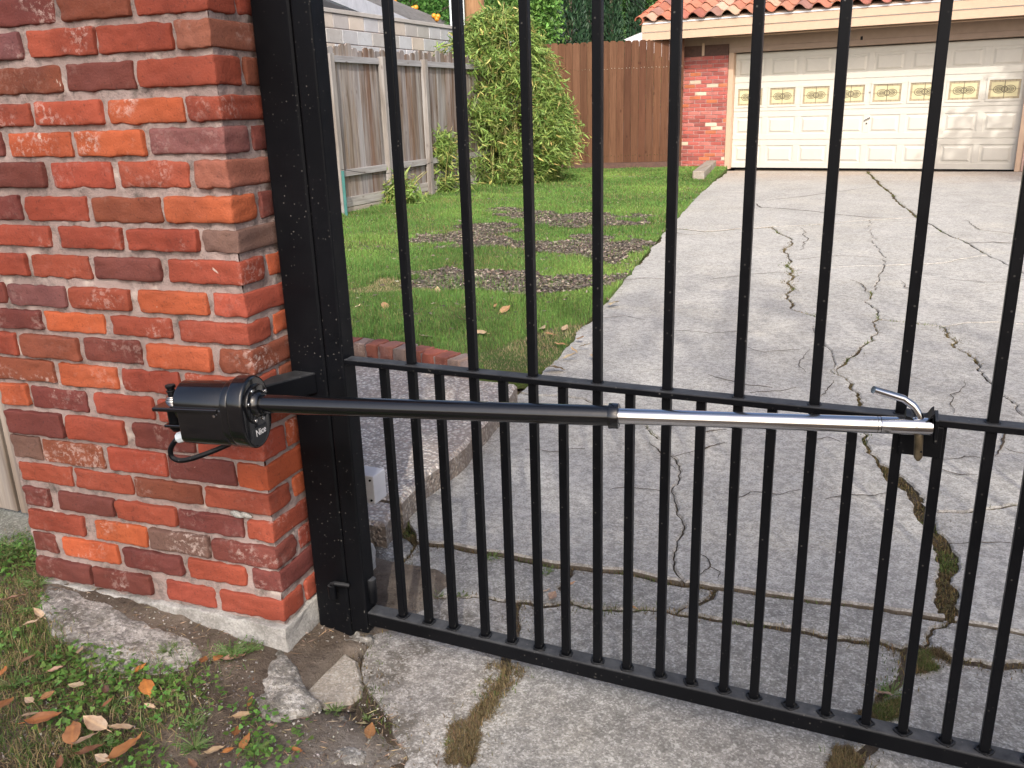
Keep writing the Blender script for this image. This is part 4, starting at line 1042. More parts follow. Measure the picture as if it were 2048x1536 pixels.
# ---- block wall behind the old fence
WX = -7.7
wl_ = lambda x, y: PL(x, y, (WX, 0, 0), (1, 0, 0))
ztop = (wl_(660, 18).z + wl_(870, 60).z)/2
wall = thing('block_wall', 'pale grey concrete block wall rising behind the weathered fence', 'wall', (WX, 11, 0))
BH, BL = .203, .405
t = NT('pale_block'); c = t.randco(31)
col = t.mix(t.ramp(t.noise(2.5, 5, .65, co=c), [(.3, 0), (.7, 1)]), t.info('Color'), t.mix(1.0, t.info('Color'), (.8, .78, .76), 'MULTIPLY'))
col = t.mix(t.math('MULTIPLY', t.ramp(t.noise(14, 5, .7, co=c), [(.6, 0), (.72, 1)]), .5), col, (.16, .15, .14))
MAT['block'] = t.pbr(col, .9, nrm=t.bump(t.noise(60, 5, co=c), .5, .006), spec=.15)
bmesh_block = MB().box(-.15, 0, .005, BL - .005, .005, BH - .005).mesh('block', bevel=.006, seg=1)
zz = ztop - .0; row = 0
while zz > .9:
    yy = 5.2 - (row % 2)*BL/2
    while yy < 18.5:
        k = rnd.random()
        o = link('block', bmesh_block, MAT['block'], wall, jit((.50, .51, .53) if k < .6 else ((.44, .425, .41) if k < .85 else (.53, .47, .41)), .07, .01))
        o.location = (rnd.uniform(-.003, .003), yy - 11, zz - BH); yy += BL
    zz -= BH; row += 1
MB().box(WX - .14, WX - .012, 5.0, 18.9, -.05, ztop - .004).build('core', MAT['house_mortar'], wall)
MB().box(WX - .17, WX + .02, 5.0, 18.9, ztop + .001, ztop + .06).build('coping', MAT['block'], wall, bevel=.006, color=(.46, .44, .42))

# ---- neighbour's shed roof behind the wall
nb = thing('neighbour_garage', 'low garage with grey shingle roof and white eave behind the block wall', 'garage', (-11, 15, 0))
e0 = PL(640, -4, (-9.0, 0, 0), (1, 0, 0)); 
Ea = atY(600, -47, 11.2); Eb = atY(905, 86, 19.0); Ra = atY(600, -66, 13.4); Rb = atY(905, 53, 22.0)
m_ = MB(); m_.prism([Ea, Eb, Rb, Ra], (0, 0, .07)); 
t = NT('grey_shingle'); yy_ = t.noise(1, 4, co=t.map(scale=(3, 3, 40)))
MAT['shingle'] = t.pbr(t.mix(t.ramp(yy_, [(.3, 0), (.7, 1)]), (.10, .095, .09), (.19, .18, .17)), .9, nrm=t.bump(yy_, .6, .02))
roofo = m_.build('roof', MAT['shingle'], nb)
ed = (Eb - Ea).normalized()
n_rows = 12
for k in range(1, n_rows):
    ra, rb = (Ra - Ea)/n_rows, (Rb - Eb)/n_rows
    a = Ea + ra*k + Vector((0, 0, .071)); b = Eb + rb*k + Vector((0, 0, .071))
    mm = MB(); mm.prism([a, b, b - rb*.95 + Vector((0, 0, .014)), a - ra*.95 + Vector((0, 0, .014))], (0, 0, .006)); mm.build('shingle_course', MAT['shingle'], roofo)
MB().obox(Ea + Vector((.02, 0, -.16)), Eb - Ea, (-.03, 0, 0), (0, 0, .24)).build('fascia', MAT['drip'], nb)
MB().obox(Ea + Vector((-.04, 0, -.17)), Eb - Ea, Vector((-.5, 0, .0)), (0, 0, .02)).build('soffit', MAT['drip'], nb)
MB().obox(Vector((Ea.x - .5, Ea.y, 0)), Vector((Eb.x - Ea.x, Eb.y - Ea.y, 0)), (-3, -1, 0), (0, 0, Ea.z - .2)).build('wall', m_flat('white_wall', (.6, .6, .58), .8), nb)

# ================================================================== BROWN FENCE
F0 = G(1352, 331, .075); F1 = G(1095, 336, .075)
fd = (F0 - F1); fdn = Vector((fd.x, fd.y, 0)).normalized(); fnv = Vector((fdn.y, -fdn.x, 0))
bfz = (VT(1285, 79, F0 + fd*(-.26)).z + VT(1095, 88, F1).z)/2
bfence = thing('brown_fence', 'brown stained board fence with dog eared tops beside the garage', 'fence', tuple((F0 + F1)/2))
Lf = Vector((fd.x, fd.y, 0)).length; s = Lf - .0; i = 0
s = Lf + .10
MB().obox(Vector((F1.x, F1.y, 0)) - fdn*1.6 + fnv*-.06, fdn*(Lf + 1.7), fnv*.03, (0, 0, .15)).build('kickboard', MAT['brown_wood'], bfence)
while s > -1.6:
    w = .142; h = bfz + rnd.uniform(-.008, .008) ; p = Vector((F1.x, F1.y, 0)) + fdn*(s - w) - fnv*.05
    pr = [(0, .155), (w, .155), (w, h - .03), (w*.8, h), (w*.2, h), (0, h - .03)]
    m_ = MB(); m_.prism([p + fdn*a + Vector((0, 0, b)) for a, b in pr], fnv*(.018 + rnd.uniform(0, .006)))
    k = rnd.random(); base = (.125, .060, .033) if k < .55 else ((.10, .045, .026) if k < .8 else (.15, .078, .043))
    bd = m_.build('board', MAT['fence_brown'], bfence, color=jit(base, .12))
    s -= w + .004; i += 1
nm = MB()
s = Lf + .10
while s > -1.6:
    for zz in (.29, bfz - .52):
        for a in (.04, .10):
            q = Vector((F1.x, F1.y, 0)) + fdn*(s - .142 + a) - fnv*.02 + Vector((0, 0, zz + rnd.uniform(-.012, .012))); nm.obox(q, fdn*.010, fnv*.006, (0, 0, .010))
    s -= .146
tag(nm.build('nail_heads', MAT['steel'], bfence), kind='stuff')
for zz in (.35, 1.1, bfz - .5): MB().obox(Vector((F1.x, F1.y, zz)) - fdn*1.6 - fnv*.09, fdn*(Lf + 1.7), fnv*.038, (0, 0, .09)).build('rail', MAT['brown_wood'], bfence)

# ================================================================== HOUSE WITH GARAGE DOOR
HO = G(1458.6, 336.1); hb_ = G(2028, 340.9) - HO
HYAW = math.atan2(hb_.y, hb_.x); HU = Vector((math.cos(HYAW), math.sin(HYAW), 0)); HV = Vector((-HU.y, HU.x, 0))
DW = 5.02; DH = 2.16
house = thing('house', 'house with cream garage door and clay tile roof at the end of the driveway', 'house', tuple(HO), HYAW)
def H(x, y, t=0.0):
    p = PL(x, y, tuple(HO + HV*t), tuple(HV)); q = p - HO; return Vector((q.dot(HU), q.dot(HV), p.z))
TD = .12                                              # the door sits this far behind the wall face
def hbuild(m_, name, mat, parent=house, **k): return m_.build(name, mat, parent, local=True, **k)
# door of four sections
door = link('garage_door', MB().box(.0, DW, TD + .012, TD + .05, .006, DH).mesh('garage_door'), MAT['cream'], house)
door['label'] = 'wide cream sectional garage door with a row of leaded glass windows'
SH = DH/4; CWD = DW/8
def ring_frame(x0, x1, z0, z1, d0, d1, w, y):
    """raised moulding round a panel: outer face at y-d0, sloping in to y-d1"""
    m_ = MB(); o = [(x0, z0), (x1, z0), (x1, z1), (x0, z1)]; i_ = [(x0+w, z0+w), (x1-w, z0+w), (x1-w, z1-w), (x0+w, z1-w)]
    V = [(a, y, b) for a, b in o] + [(a, y - d0, b) for a, b in o] + [(a, y - d1, b) for a, b in i_]
    F = [(k, (k+1) % 4, 4+(k+1) % 4, 4+k) for k in range(4)] + [(4+k, 4+(k+1) % 4, 8+(k+1) % 4, 8+k) for k in range(4)]
    m_.add(V, F); return m_
for r in range(4):
    z0, z1 = r*SH + .004, (r+1)*SH - .004
    # the section's own face: a grid of stiles and rails round sunken fields
    m_ = MB()
    pz0, pz1 = z0 + .105, z1 - .105
    yF, yB = TD, TD + .012
    cells = [(c*CWD + .055, (c+1)*CWD - .055) for c in range(8)]
    xs = [0] + [v for c in cells for v in c] + [DW]
    m_.box(0, DW, yF, yB, z0, pz0); m_.box(0, DW, yF, yB, pz1, z1)
    for k in range(0, len(xs), 2): m_.box(xs[k], xs[k+1], yF + .0003, yB, pz0 - .0005, pz1 + .0005)
    sec = hbuild(m_, 'door_section', MAT['cream'], door, bevel=.004, seg=2)
    for c, (x0, x1) in enumerate(cells):
        if r == 2: continue
        pm = MB(); pm.add([(x0+.03, yB + .001, pz0+.03), (x1-.03, yB + .001, pz0+.03), (x1-.03, yB + .001, pz1-.03), (x0+.03, yB + .001, pz1-.03),
                           (x0+.07, yF - .002, pz0+.062), (x1-.07, yF - .002, pz0+.062), (x1-.07, yF - .002, pz1-.062), (x0+.07, yF - .002, pz1-.062)],
                          [(4,5,6,7),(0,1,5,4),(1,2,6,5),(2,3,7,6),(3,0,4,7)])
        hbuild(pm, 'raised_panel', MAT['cream'], sec)
    if r == 2:
        glass = NT('leaded_glass'); g_ = glass.noise(30, 3)
        GL = glass.pbr(glass.mix(glass.ramp(g_, [(.3, 0), (.7, 1)]), (.44, .37, .20), (.56, .49, .28)), .15, spec=.6)
        border = m_flat('amber_glass_border', (.36, .30, .20), .2, var=.2, scale=30)
        lead = m_flat('lead_came', (.17, .145, .09), .6)
        yel = m_flat('yellow_glass', (.60, .545, .33), .2)
        for c, (x0, x1) in enumerate(cells):
            a, b = x0 + .02, x1 - .02; p, q = pz0 + .006, pz1 - .006
            wf = MB()
            for (u0, u1, w0, w1) in ((a - .04, b + .04, p - .04, p), (a - .04, b + .04, q, q + .04), (a - .04, a, p + .0005, q - .0005), (b, b + .04, p + .0005, q - .0005)): wf.box(u0, u1, yF - .012, yF - .0008, w0, w1)
            win = hbuild(wf, 'window', MAT['cream'], door, bevel=.003)
            hbuild(MB().box(a, b, yF + .004, yF + .008, p, q), 'pane', yel, win)
            W_, H_ = b - a, q - p; cx, cz = (a+b)/2, (p+q)/2
            bm_ = MB(); t_ = .035
            for (u0, u1, w0, w1) in ((a, b, p, p+t_), (a, b, q-t_, q), (a, a+t_, p+t_+.0005, q-t_-.0005), (b-t_, b, p+t_+.0005, q-t_-.0005)): bm_.box(u0, u1, yF + .001, yF + .0035, w0, w1)
            hbuild(bm_, 'glass_border', border, win)
            lm = MB(); yl = yF - .0002
            def bar(u0, w0, u1, w1, th=.007):
                d_ = Vector((u1-u0, 0, w1-w0)); n_ = Vector((-d_.z, 0, d_.x)).normalized()*th/2
                lm.prism([Vector((u0, yl, w0)) + n_, Vector((u1, yl, w1)) + n_, Vector((u1, yl, w1)) - n_, Vector((u0, yl, w0)) - n_], (0, .0009, 0))
            bar(cx, p, cx, q, .012); bar(a, cz, b, cz, .006)
            for k in range(1, 6): bar(a + W_*k/6, p, a + W_*k/6, p + t_, .005); bar(a + W_*k/6, q - t_, a + W_*k/6, q, .005)
            for sgn in (-1, 1):
                for rr_, off in ((.062, .085), (.038, .085), (.018, .09)):
                    pts_ = [(cx + sgn*off + math.cos(R_(an))*rr_*1.35, cz + math.sin(R_(an))*rr_) for an in range(0, 361, 24)]
                    for (u0, w0), (u1, w1) in zip(pts_[:-1], pts_[1:]): bar(u0, w0, u1, w1, .011)
                bar(cx, cz + .06, cx + sgn*.06, cz, .012); bar(cx, cz - .06, cx + sgn*.06, cz, .012)
            hbuild(lm, 'leading', lead, win)
hx = H(1735, 240, TD)
hm = MB(); hm.obox((hx.x - .055, TD - .022, hx.z - .018), (.11, 0, .055), (0, .012, 0), (-.006, 0, .02)); hbuild(hm, 'door_handle', MAT['steel'], door, bevel=.003)
hm = MB(); hm.tube([(hx.x - .01, TD + .002, hx.z - .06), (hx.x - .01, TD - .012, hx.z - .06)], .016, 16); hbuild(hm, 'lock', MAT['steel'], door)
hx = H(1741, 185, TD); hbuild(MB().box(hx.x - .03, hx.x + .03, TD - .004, TD - .0005, hx.z - .014, hx.z + .014), 'maker_plate', m_flat('plate_grey', (.25, .24, .21), .4), door)
hbuild(MB().box(-.02, DW + .02, TD + .004, TD + .06, -.02, .0055), 'threshold', MAT['black'], house)
# jambs, header, wall
JW = .10
hbuild(MB().box(-JW, -.004, -.02, TD + .06, -.02, DH + .02), 'jamb', MAT['peach'], house, bevel=.004)
hbuild(MB().box(DW + .004, DW + JW, -.02, TD + .06, -.02, DH + .02), 'jamb', MAT['peach'], house, bevel=.004)
hbuild(MB().box(-JW, DW + JW, -.02, TD + .06, DH + .0205, DH + .12), 'header', MAT['peach_dark'], house, bevel=.004)
hbuild(MB().box(-1.3, DW + 1.6, -.012, TD + .05, DH + .121, DH + .5), 'upper_wall', MAT['peach_dark'], house)
# brick pier left of the door
pl = H(1353, 330, -.05).x; pr_ = -JW - .004; PT = H(1400, 113, -.05).z
hbuild(MB().box(pl + .006, pr_ - .002, -.040, .25, -.03, PT), 'pier_core', MAT['house_mortar'], house)
rows = 29; rh = PT/rows; hb_mesh = []
bl = .235; blen = [bl - .011, bl*.48, bl*.7]
def hb(x0, x1, z, seed):
    k = rnd.random()
    c = (.37, .10, .085) if k < .45 else ((.42, .15, .13) if k < .7 else ((.28, .085, .075) if k < .84 else ((.58, .46, .36) if k < .92 else (.44, .14, .07))))
    c = jit(c, .14)
    m_ = MB().box(x0, x1, -.050 + rnd.uniform(-.003, .003), -.02, z + .006, z + rh - .004)
    hbuild(m_, 'brick', MAT['brick2'], house, bevel=.003, seg=1, color=c)
MAT['brick2'] = m_brick('house_brick', .45)
for r in range(rows):
    x = pl - (bl/2 if r % 2 else 0)
    while x < pr_ - .01:
        a, b = max(pl, x), min(pr_, x + bl - .011)
        if b - a > .03: hb(a, b, r*rh, r)
        x += bl
hbuild(MB().box(pl, pr_, -.06, .1, PT + .002, PT + .20), 'frieze_board', MAT['brown_wood'], house, bevel=.003)
hbuild(MB().box((pl+pr_)/2 - .03, (pl+pr_)/2 + .02, -.068, -.0605, PT + .01, PT + .24), 'trim_strip', MAT['peach'], house)
# wall right of the door
hbuild(MB().box(DW + JW + .004, DW + 3.2, -.04, .25, -.03, DH + .12), 'side_wall', m_flat('pink_stucco', (.45, .30, .25), .85, bump=.3), house)
# eave
OV = -.62
ea = H(1284, 82, OV); zb_ = ea.z; z2_ = H(1284, 65.5, OV).z; z3_ = H(1284, 49, OV).z
sl_ = ea.x; sr_ = DW + 3.4
hbuild(MB().box(sl_, sr_, OV, OV + .04, zb_, z2_ - .004), 'fascia', MAT['peach'], house, bevel=.003)
hbuild(MB().box(sl_ - .004, sr_, OV - .018, OV + .022, z2_, z3_ - .01), 'fascia', MAT['peach'], house, bevel=.003)
hbuild(MB().box(sl_ - .006, sr_, OV - .03, OV + .04, z3_ - .008, z3_ + .015), 'drip_edge', MAT['drip'], house)
hbuild(MB().box(sl_ + .01, sr_, OV + .041, .24, zb_ + .10, zb_ + .13), 'soffit', MAT['peach_dark'], house)
hbuild(MB().box(sl_, sl_ + .04, OV + .041, 3, zb_, z2_ - .004), 'fascia', MAT['peach'], house)
for yy, zz, h_ in ((OV + .16, zb_ + .02, .08), (OV + .38, zb_ - .0, .10)):
    hbuild(MB().box(-JW, sr_, yy, yy + .05, zz, zz + h_), 'eave_batten', MAT['peach_dark'], house, bevel=.003)
hm = MB(); hm.tube([(-.9, OV + .5, zb_ + .075), (-.55, OV + .5, zb_ + .06), (-.3, OV + .30, zb_ + .0), (.2, OV + .28, zb_ - .01), (2.6, OV + .28, zb_ - .01), (sr_, OV + .28, zb_ - .01)], .016, 10); hbuild(hm, 'conduit', MAT['peach'], house, smooth=True)
hx = H(1723, 80, OV + .25); hm = MB(); hm.tube([(hx.x, OV + .245, hx.z + .06), (hx.x, OV + .245, hx.z)], .02, 10); hbuild(hm, 'eave_lamp', MAT['black'], house)
# clay tiles
TW, TL, PITCHR = .325, .44, R_(19)
def tile_mesh():
    V, F = [], []; n = 14
    for L, k in ((0, 0), (TL, 1)):
        for lay in (0, -.014):
            for i in range(n+1):
                u = i/n
                z = .078*math.sin(math.pi*min(1, u/.62)) if u < .62 else -.022*math.sin(math.pi*(u - .62)/.38)
                V.append((u*(TW + .02), L, z + lay + (.016 if k == 0 else 0)))
    q = n+1
    for i in range(n):
        F += [(i, i+1, 2*q+i+1, 2*q+i), (q+i, 3*q+i, 3*q+i+1, q+i+1), (i, q+i, q+i+1, i+1)]
    me = bpy.data.meshes.new('roof_tile'); me.from_pydata(V, [], F); me.update(); me.shade_smooth()
    try: me.set_sharp_from_angle(angle=R_(50))
    except Exception: pass
    return me
t = NT('clay_tile'); c = t.randco(23)
col = t.mix(t.ramp(t.noise(6, 5, .65, co=c), [(.3, 0), (.7, 1)]), t.mix(1.0, t.info('Color'), (.78, .74, .72), 'MULTIPLY'), t.info('Color'))
col = t.mix(t.math('MULTIPLY', t.ramp(t.noise(25, 4, .7, co=c), [(.58, 0), (.72, 1)]), .35), col, (.2, .13, .10))
MAT['tile'] = t.pbr(col, .8, nrm=t.bump(t.noise(50, 4), .2, .004), spec=.2)
TM = tile_mesh(); x0t = H(1278, 45, OV - .08).x
EXP = .36; nr = 9
cs = [(.40, .165, .105), (.46, .215, .145), (.35, .135, .10), (.54, .36, .26), (.40, .15, .085), (.44, .19, .125), (.31, .165, .135)]
hbuild(MB().obox((sl_, OV - .02, z3_ + .012), (sr_ - sl_, 0, 0), (0, 3.4*math.cos(PITCHR), 3.4*math.sin(PITCHR)), (0, 0, .03)), 'roof_deck', MAT['peach_dark'], house)
for r in range(nr):
    x = x0t + .02; 
    while x < sr_ and x < DW + .9:
        o = link('roof_tile', TM, MAT['tile'], house, jit(rnd.choice(cs), .14, .03))
        yy = OV - .085 + r*EXP*math.cos(PITCHR); zz = z3_ + .040 + r*EXP*math.sin(PITCHR) + .012
        o.location = (x + rnd.uniform(-.006, .006), yy + rnd.uniform(-.012, .012), zz); o.rotation_euler = (PITCHR - .035, rnd.uniform(-.01, .01), rnd.uniform(-.012, .012))
        x += TW
for r in range(nr):                                   # rolled tiles down the left verge
    yy = OV - .10 + r*EXP*math.cos(PITCHR); zz = z3_ + .02 + r*EXP*math.sin(PITCHR)
    V, F = [], []
    for L, rad in ((0, .085), (.42, .07)):
        for lay in (0, .014):
            for i in range(13):
                a = R_(-80 + 260*i/12); V.append((math.cos(a)*(rad - lay), L, math.sin(a)*(rad - lay)))
    for i in range(12): F += [(i, i+1, 26+i+1, 26+i), (13+i, 39+i, 39+i+1, 13+i+1), (i, 13+i, 13+i+1, i+1)]
    me = bpy.data.meshes.new('verge_tile'); me.from_pydata(V, [], F); me.update(); me.shade_smooth()
    o = link('verge_tile', me, MAT['tile'], house, jit((.46, .16, .10), .1))
    o.location = (x0t - .0, yy, zz + .04); o.rotation_euler = (PITCHR - .03, 0, 0)
# the rest of the house body (mostly outside the picture)
hbuild(MB().box(pl + .01, DW + 3.1, .26, 7, -.03, DH + .4), 'house_wall', m_flat('house_stucco', (.5, .42, .36), .9), house)

# old timber beside the drive
P0, P1 = G(1408, 362), G(1432, 338); dn = (P1 - P0).normalized(); nn = Vector((-dn.y, dn.x, 0))
tim = MB(); tim.obox(P0 + nn*.0 + Vector((0, 0, .0)), (P1 - P0), nn*.20, (0, 0, .17))
tt = tim.build('landscape_timber', m_wood('old_grey_timber', 1, .6, bleach=.3), bevel=.02, color=(.33, .29, .235))
tag(tt, 'short weathered grey timber lying between the lawn and the driveway', 'timber')
# long strip of timber edging across the far lawn
P0, P1 = G(1180, 354), G(1400, 363); m_ = MB(); m_.obox(P0, P1 - P0, (0, .07, 0), (0, 0, .035)); tag(m_.build('edging_board', MAT['timber'], color=(.28, .26, .23)), 'thin grey edging board lying across the far lawn', 'edging board')

# ================================================================== PLANTS
RN = np.random.default_rng(5)
def vary(base, n, v=.18, hue=.1):
    b = np.array(base)[None]; k = RN.uniform(1-v, 1+v, (n, 1)); h = RN.uniform(1-hue, 1+hue, (n, 3)); return b*k*h
def blades(name, P, height, width, cols, lean=.5, bend=.5, mat='blade', seg=2):
    """tapered grass blades: P Nx3 roots"""
    n = len(P); th = RN.uniform(0, 2*np.pi, n); dirv = np.stack([np.cos(th), np.sin(th), np.zeros(n)], 1)
    ph = th + np.pi/2 + RN.uniform(-.6, .6, n); side = np.stack([np.cos(ph), np.sin(ph), np.zeros(n)], 1)
    h = height if np.ndim(height) else np.full(n, height); h = h*RN.uniform(.6, 1.25, n); w = width*RN.uniform(.7, 1.3, n)
    ln = np.abs(RN.normal(0, lean, n)); up = np.array([0, 0, 1.0])
    V = []; C = []
    for k in range(seg):
        f = k/seg; c = P + up*(h*f*np.cos(ln*bend*f))[:, None] + dirv*(h*f*np.sin(ln*(bend*f + .3)))[:, None]
        ww = (w*(1 - .55*f))[:, None]*.5
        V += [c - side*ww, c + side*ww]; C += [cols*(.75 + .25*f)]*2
    tip = P + up*(h*np.cos(np.minimum(ln*(bend + .3), 1.5)))[:, None] + dirv*(h*np.sin(np.minimum(ln*(bend + .5), 1.5)))[:, None]
    V.append(tip); C.append(cols*1.05)
    k = 2*seg + 1; VV = np.stack(V, 1).reshape(-1, 3); CC = np.stack(C, 1).reshape(-1, 3)
    base = (np.arange(n)*k)[:, None]; F = []
    for j in range(seg - 1):
        a = 2*j; F += [base + np.array([[a, a+1, a+3]]), base + np.array([[a, a+3, a+2]])]
    a = 2*(seg-1); F.append(base + np.array([[a, a+1, a+2]]))
    me = np_mesh(name, VV, np.concatenate(F), CC); return link(name, me, MAT[mat])
def leafcloud(name, P, N, L, Wd, cols, mat='leafy', parent=None, droop=None, fold=.25):
    """pointed leaves: P centres, N leaf directions (base to tip)"""
    n = len(P); d = N/np.linalg.norm(N, axis=1, keepdims=True)
    r = RN.normal(size=(n, 3)); s = np.cross(d, r); s /= np.linalg.norm(s, axis=1, keepdims=True) + 1e-9; u = np.cross(s, d)
    L = (np.full(n, L)*RN.uniform(.6, 1.3, n))[:, None]; w = (np.full(n, Wd)*RN.uniform(.7, 1.25, n))[:, None]
    V = np.stack([P - d*L*.5, P + s*w*.5 - d*L*.08 + u*w*fold, P + d*L*.5, P - s*w*.5 - d*L*.08 + u*w*fold], 1).reshape(-1, 3)
    C = np.repeat(cols, 4, 0); b = (np.arange(n)*4)[:, None]
    F = np.concatenate([b + np.array([[0, 1, 2]]), b + np.array([[0, 2, 3]])])
    me = np_mesh(name, V, F, C); return link(name, me, MAT[mat], parent)
def nz(P, s, o=0.0): return np.array([mnoise.noise(Vector((p[0]*s + o, p[1]*s, p[2]*s if len(p) > 2 else 0))) for p in P])

# ---- lawn grass with the bare mulched strips
BARE = [[(806,566),(822,548),(900,541),(1010,546),(1100,549),(1245,552),(1242,574),(1180,575),(1100,586),(1000,584),(880,582),(815,578)],
        [(830,478),(900,468),(925,452),(1010,448),(1030,458),(1010,470),(960,478),(1100,484),(1180,476),(1290,478),(1284,508),(1240,524),(1170,520),(1110,506),(980,496),(880,492)],
        [(955,424),(1040,418),(1060,424),(1180,428),(1260,430),(1310,444),(1260,450),(1150,455),(1050,446),(1000,436)]]
STRAW = [[(720,575),(760,566),(820,566),(840,586),(780,592),(735,588)], [(900,715),(960,705),(1010,690),(1080,668),(1150,650),(1180,660),(1150,690),(1110,720),(1100,745),(1060,750),(960,745)]]
lx = [p.x for p in lawn_poly]; ly = [p.y for p in lawn_poly]
def scatter_lawn(n, y0, y1):
    X = RN.uniform(min(lx), max(lx), n); Yv = RN.uniform(y0, y1, n)
    k = inside([(p.x, p.y) for p in ring_lawn], X, Yv); X, Yv = X[k], Yv[k]
    return np.stack([X, Yv, np.full(len(X), .026)], 1)
ring_lawn = [(p.x, p.y, 0) for p in lawn_poly]; ring_lawn = [Vector(p) for p in ring_lawn]
GP = np.concatenate([scatter_lawn(280000, 3.2, 7.0), scatter_lawn(150000, 7.0, 12.0), scatter_lawn(110000, 12.0, 19.0)])
pp = proj(GP)
jt_ = np.stack([nz(GP[:, :2]*1.0, 3.0), nz(GP[:, :2], 3.0, 50)], 1)*np.array([60, 16])
bare = np.zeros(len(GP), bool)
for poly in BARE: bare |= inside(poly, pp[:, 0] + jt_[:, 0], pp[:, 1] + jt_[:, 1])
straw = np.zeros(len(GP), bool)
for poly in STRAW: straw |= inside(poly, pp[:, 0] + jt_[:, 0], pp[:, 1] + jt_[:, 1])
thin = nz(GP[:, :2], 1.1, 9)
keep = (~bare | (RN.random(len(GP)) < .13)) & (RN.random(len(GP)) < np.clip(.9 + .6*thin, .3, 1))
keep &= ~straw | (RN.random(len(GP)) < .75)
mix_ = nz(GP[:, :2], .7, 20)[:, None]
cols = vary((.16, .30, .07), len(GP), .3, .14)*(1 + .4*mix_) + np.array([.09, .06, .01])*np.clip(mix_, 0, 1)
yel = RN.random(len(GP)) < .10 + .20*np.clip(thin*-1.5, 0, 1); cols[yel] = vary((.30, .25, .11), int(yel.sum()), .3)
sd_ = straw & (RN.random(len(GP)) < .82); cols[sd_] = vary((.42, .34, .19), int(sd_.sum()), .3)
far = GP[:, 1]
hgt = np.where(straw, .032, .05)*np.clip(.75 + .8*nz(GP[:, :2], 2.1, 4), .5, 1.4)
wid = np.clip(.0022*far/4.0, .0028, .009)
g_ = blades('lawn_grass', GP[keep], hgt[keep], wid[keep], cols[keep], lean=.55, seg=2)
tag(g_, kind='stuff')
# mulch chips on the bare strips
MP = np.concatenate([scatter_lawn(130000, 4.5, 9), scatter_lawn(110000, 9, 14)])
pp = proj(MP); jt_ = np.stack([nz(MP[:, :2], 3.0), nz(MP[:, :2], 3.0, 50)], 1)*np.array([60, 16])
bare = np.zeros(len(MP), bool)
for poly in BARE: bare |= inside(poly, pp[:, 0] + jt_[:, 0], pp[:, 1] + jt_[:, 1])
bare |= RN.random(len(MP)) < .012
MP = MP[bare]; n = len(MP); MP[:, 2] = .03 + RN.uniform(0, .02, n)
cc = vary((.125, .102, .086), n, .45, .1); k = RN.random(n) < .2; cc[k] = vary((.32, .27, .21), int(k.sum()), .3)
D = RN.normal(size=(n, 3)); D[:, 2] *= .25
tag(leafcloud('mulch', MP, D, .04, .014, cc, 'dryleaf'), kind='stuff')

# ---- leaf litter in the planting bed
n = 3800; P = np.stack([RN.uniform(-8.2, -4.6, n), RN.uniform(5, 17.5, n), np.full(n, .015)], 1)
k = ~inside([(p.x, p.y) for p in lawn_poly], P[:, 0], P[:, 1]); P = P[k]; D = RN.normal(size=(len(P), 3)); D[:, 2] *= .2
tag(leafcloud('leaf_litter', P, D, .07, .03, vary((.30, .17, .085), len(P), .4, .12), 'dryleaf'), kind='stuff')

# ---- moss and weeds in the cracks
def along_edge(name, per_m, spread, lo=0.0, hi=1.0):
    P = EPTS[name]; out = []
    L = sum((P[i+1]-P[i]).length for i in range(len(P)-1)); acc = 0
    for i in range(len(P)-1):
        a, b = P[i], P[i+1]; l = (b-a).length; f = acc/L; acc += l
        if f < lo or f > hi: continue
        dens = per_m*max(.22, .6 + 1.5*mnoise.noise(a*1.9 + Vector((3, 1, 0))))
        c = int(l*dens + RN.random()); 
        if c == 0: continue
        d = (b-a).normalized() if l > 0 else Vector((1,0,0)); s = Vector((-d.y, d.x, 0))
        for _ in range(c):
            q = a + d*(RN.random()*l) + s*RN.normal(0, spread); out.append((q.x, q.y, .003))
    return out
MOSS = [('cA1', 900, .02), ('cA2', 1200, .025), ('cA3', 900, .015), ('cB3', 500, .01), ('cB4', 900, .015), ('cB5', 1300, .018), ('cB6', 1200, .018), ('cB7', 6000, .034), ('cB8', 7000, .030),
        ('cC1', 900, .018), ('cC2', 1200, .02), ('cC3', 500, .012), ('T1', 350, .015), ('T1b', 300, .012), ('J0', 500, .03), ('J3', 250, .015), ('J1a', 800, .012), ('J1b', 700, .012), ('J1c', 1700, .016), ('J1d', 500, .010),
        ('J2a', 600, .012), ('J2b', 2000, .018), ('J2c', 1500, .018), ('J2d', 1300, .014), ('J2e', 3200, .03), ('J2f', 2400, .022), ('M', 3600, .034), ('N1', 2400, .022), ('st2', 1500, .02), ('st3', 1000, .012),
        ('LL4', 1500, .03), ('H3b', 400, .012), ('LL2', 300, .05), ('LL1', 120, .06), ('D1', 250, .008), ('st1', 600, .012), ('H9', 700, .012), ('sL', 900, .02), ('S2L', 900, .03)]
ms = []
for nm_, dn_, sp_ in MOSS: ms += along_edge(nm_, dn_, sp_)
ms = np.array(ms); n = len(ms)
dist = np.hypot(ms[:, 0], ms[:, 1])
g1 = nz(ms[:, :2], 4.0, 11)
cols = vary((.17, .135, .065), n, .4, .15); k = g1 > .16; cols[k] = vary((.13, .17, .05), int(k.sum()), .3); k = RN.random(n) < .2; cols[k] = vary((.26, .19, .085), int(k.sum()), .35)
tag(blades('crack_moss', ms, np.clip(.016 + .008*g1, .008, .05)*np.clip(dist/2.4, 1, 1.35), .0026*np.clip(dist/2.2, 1, 2.5), cols, lean=1.0, bend=.8, seg=2), kind='stuff')
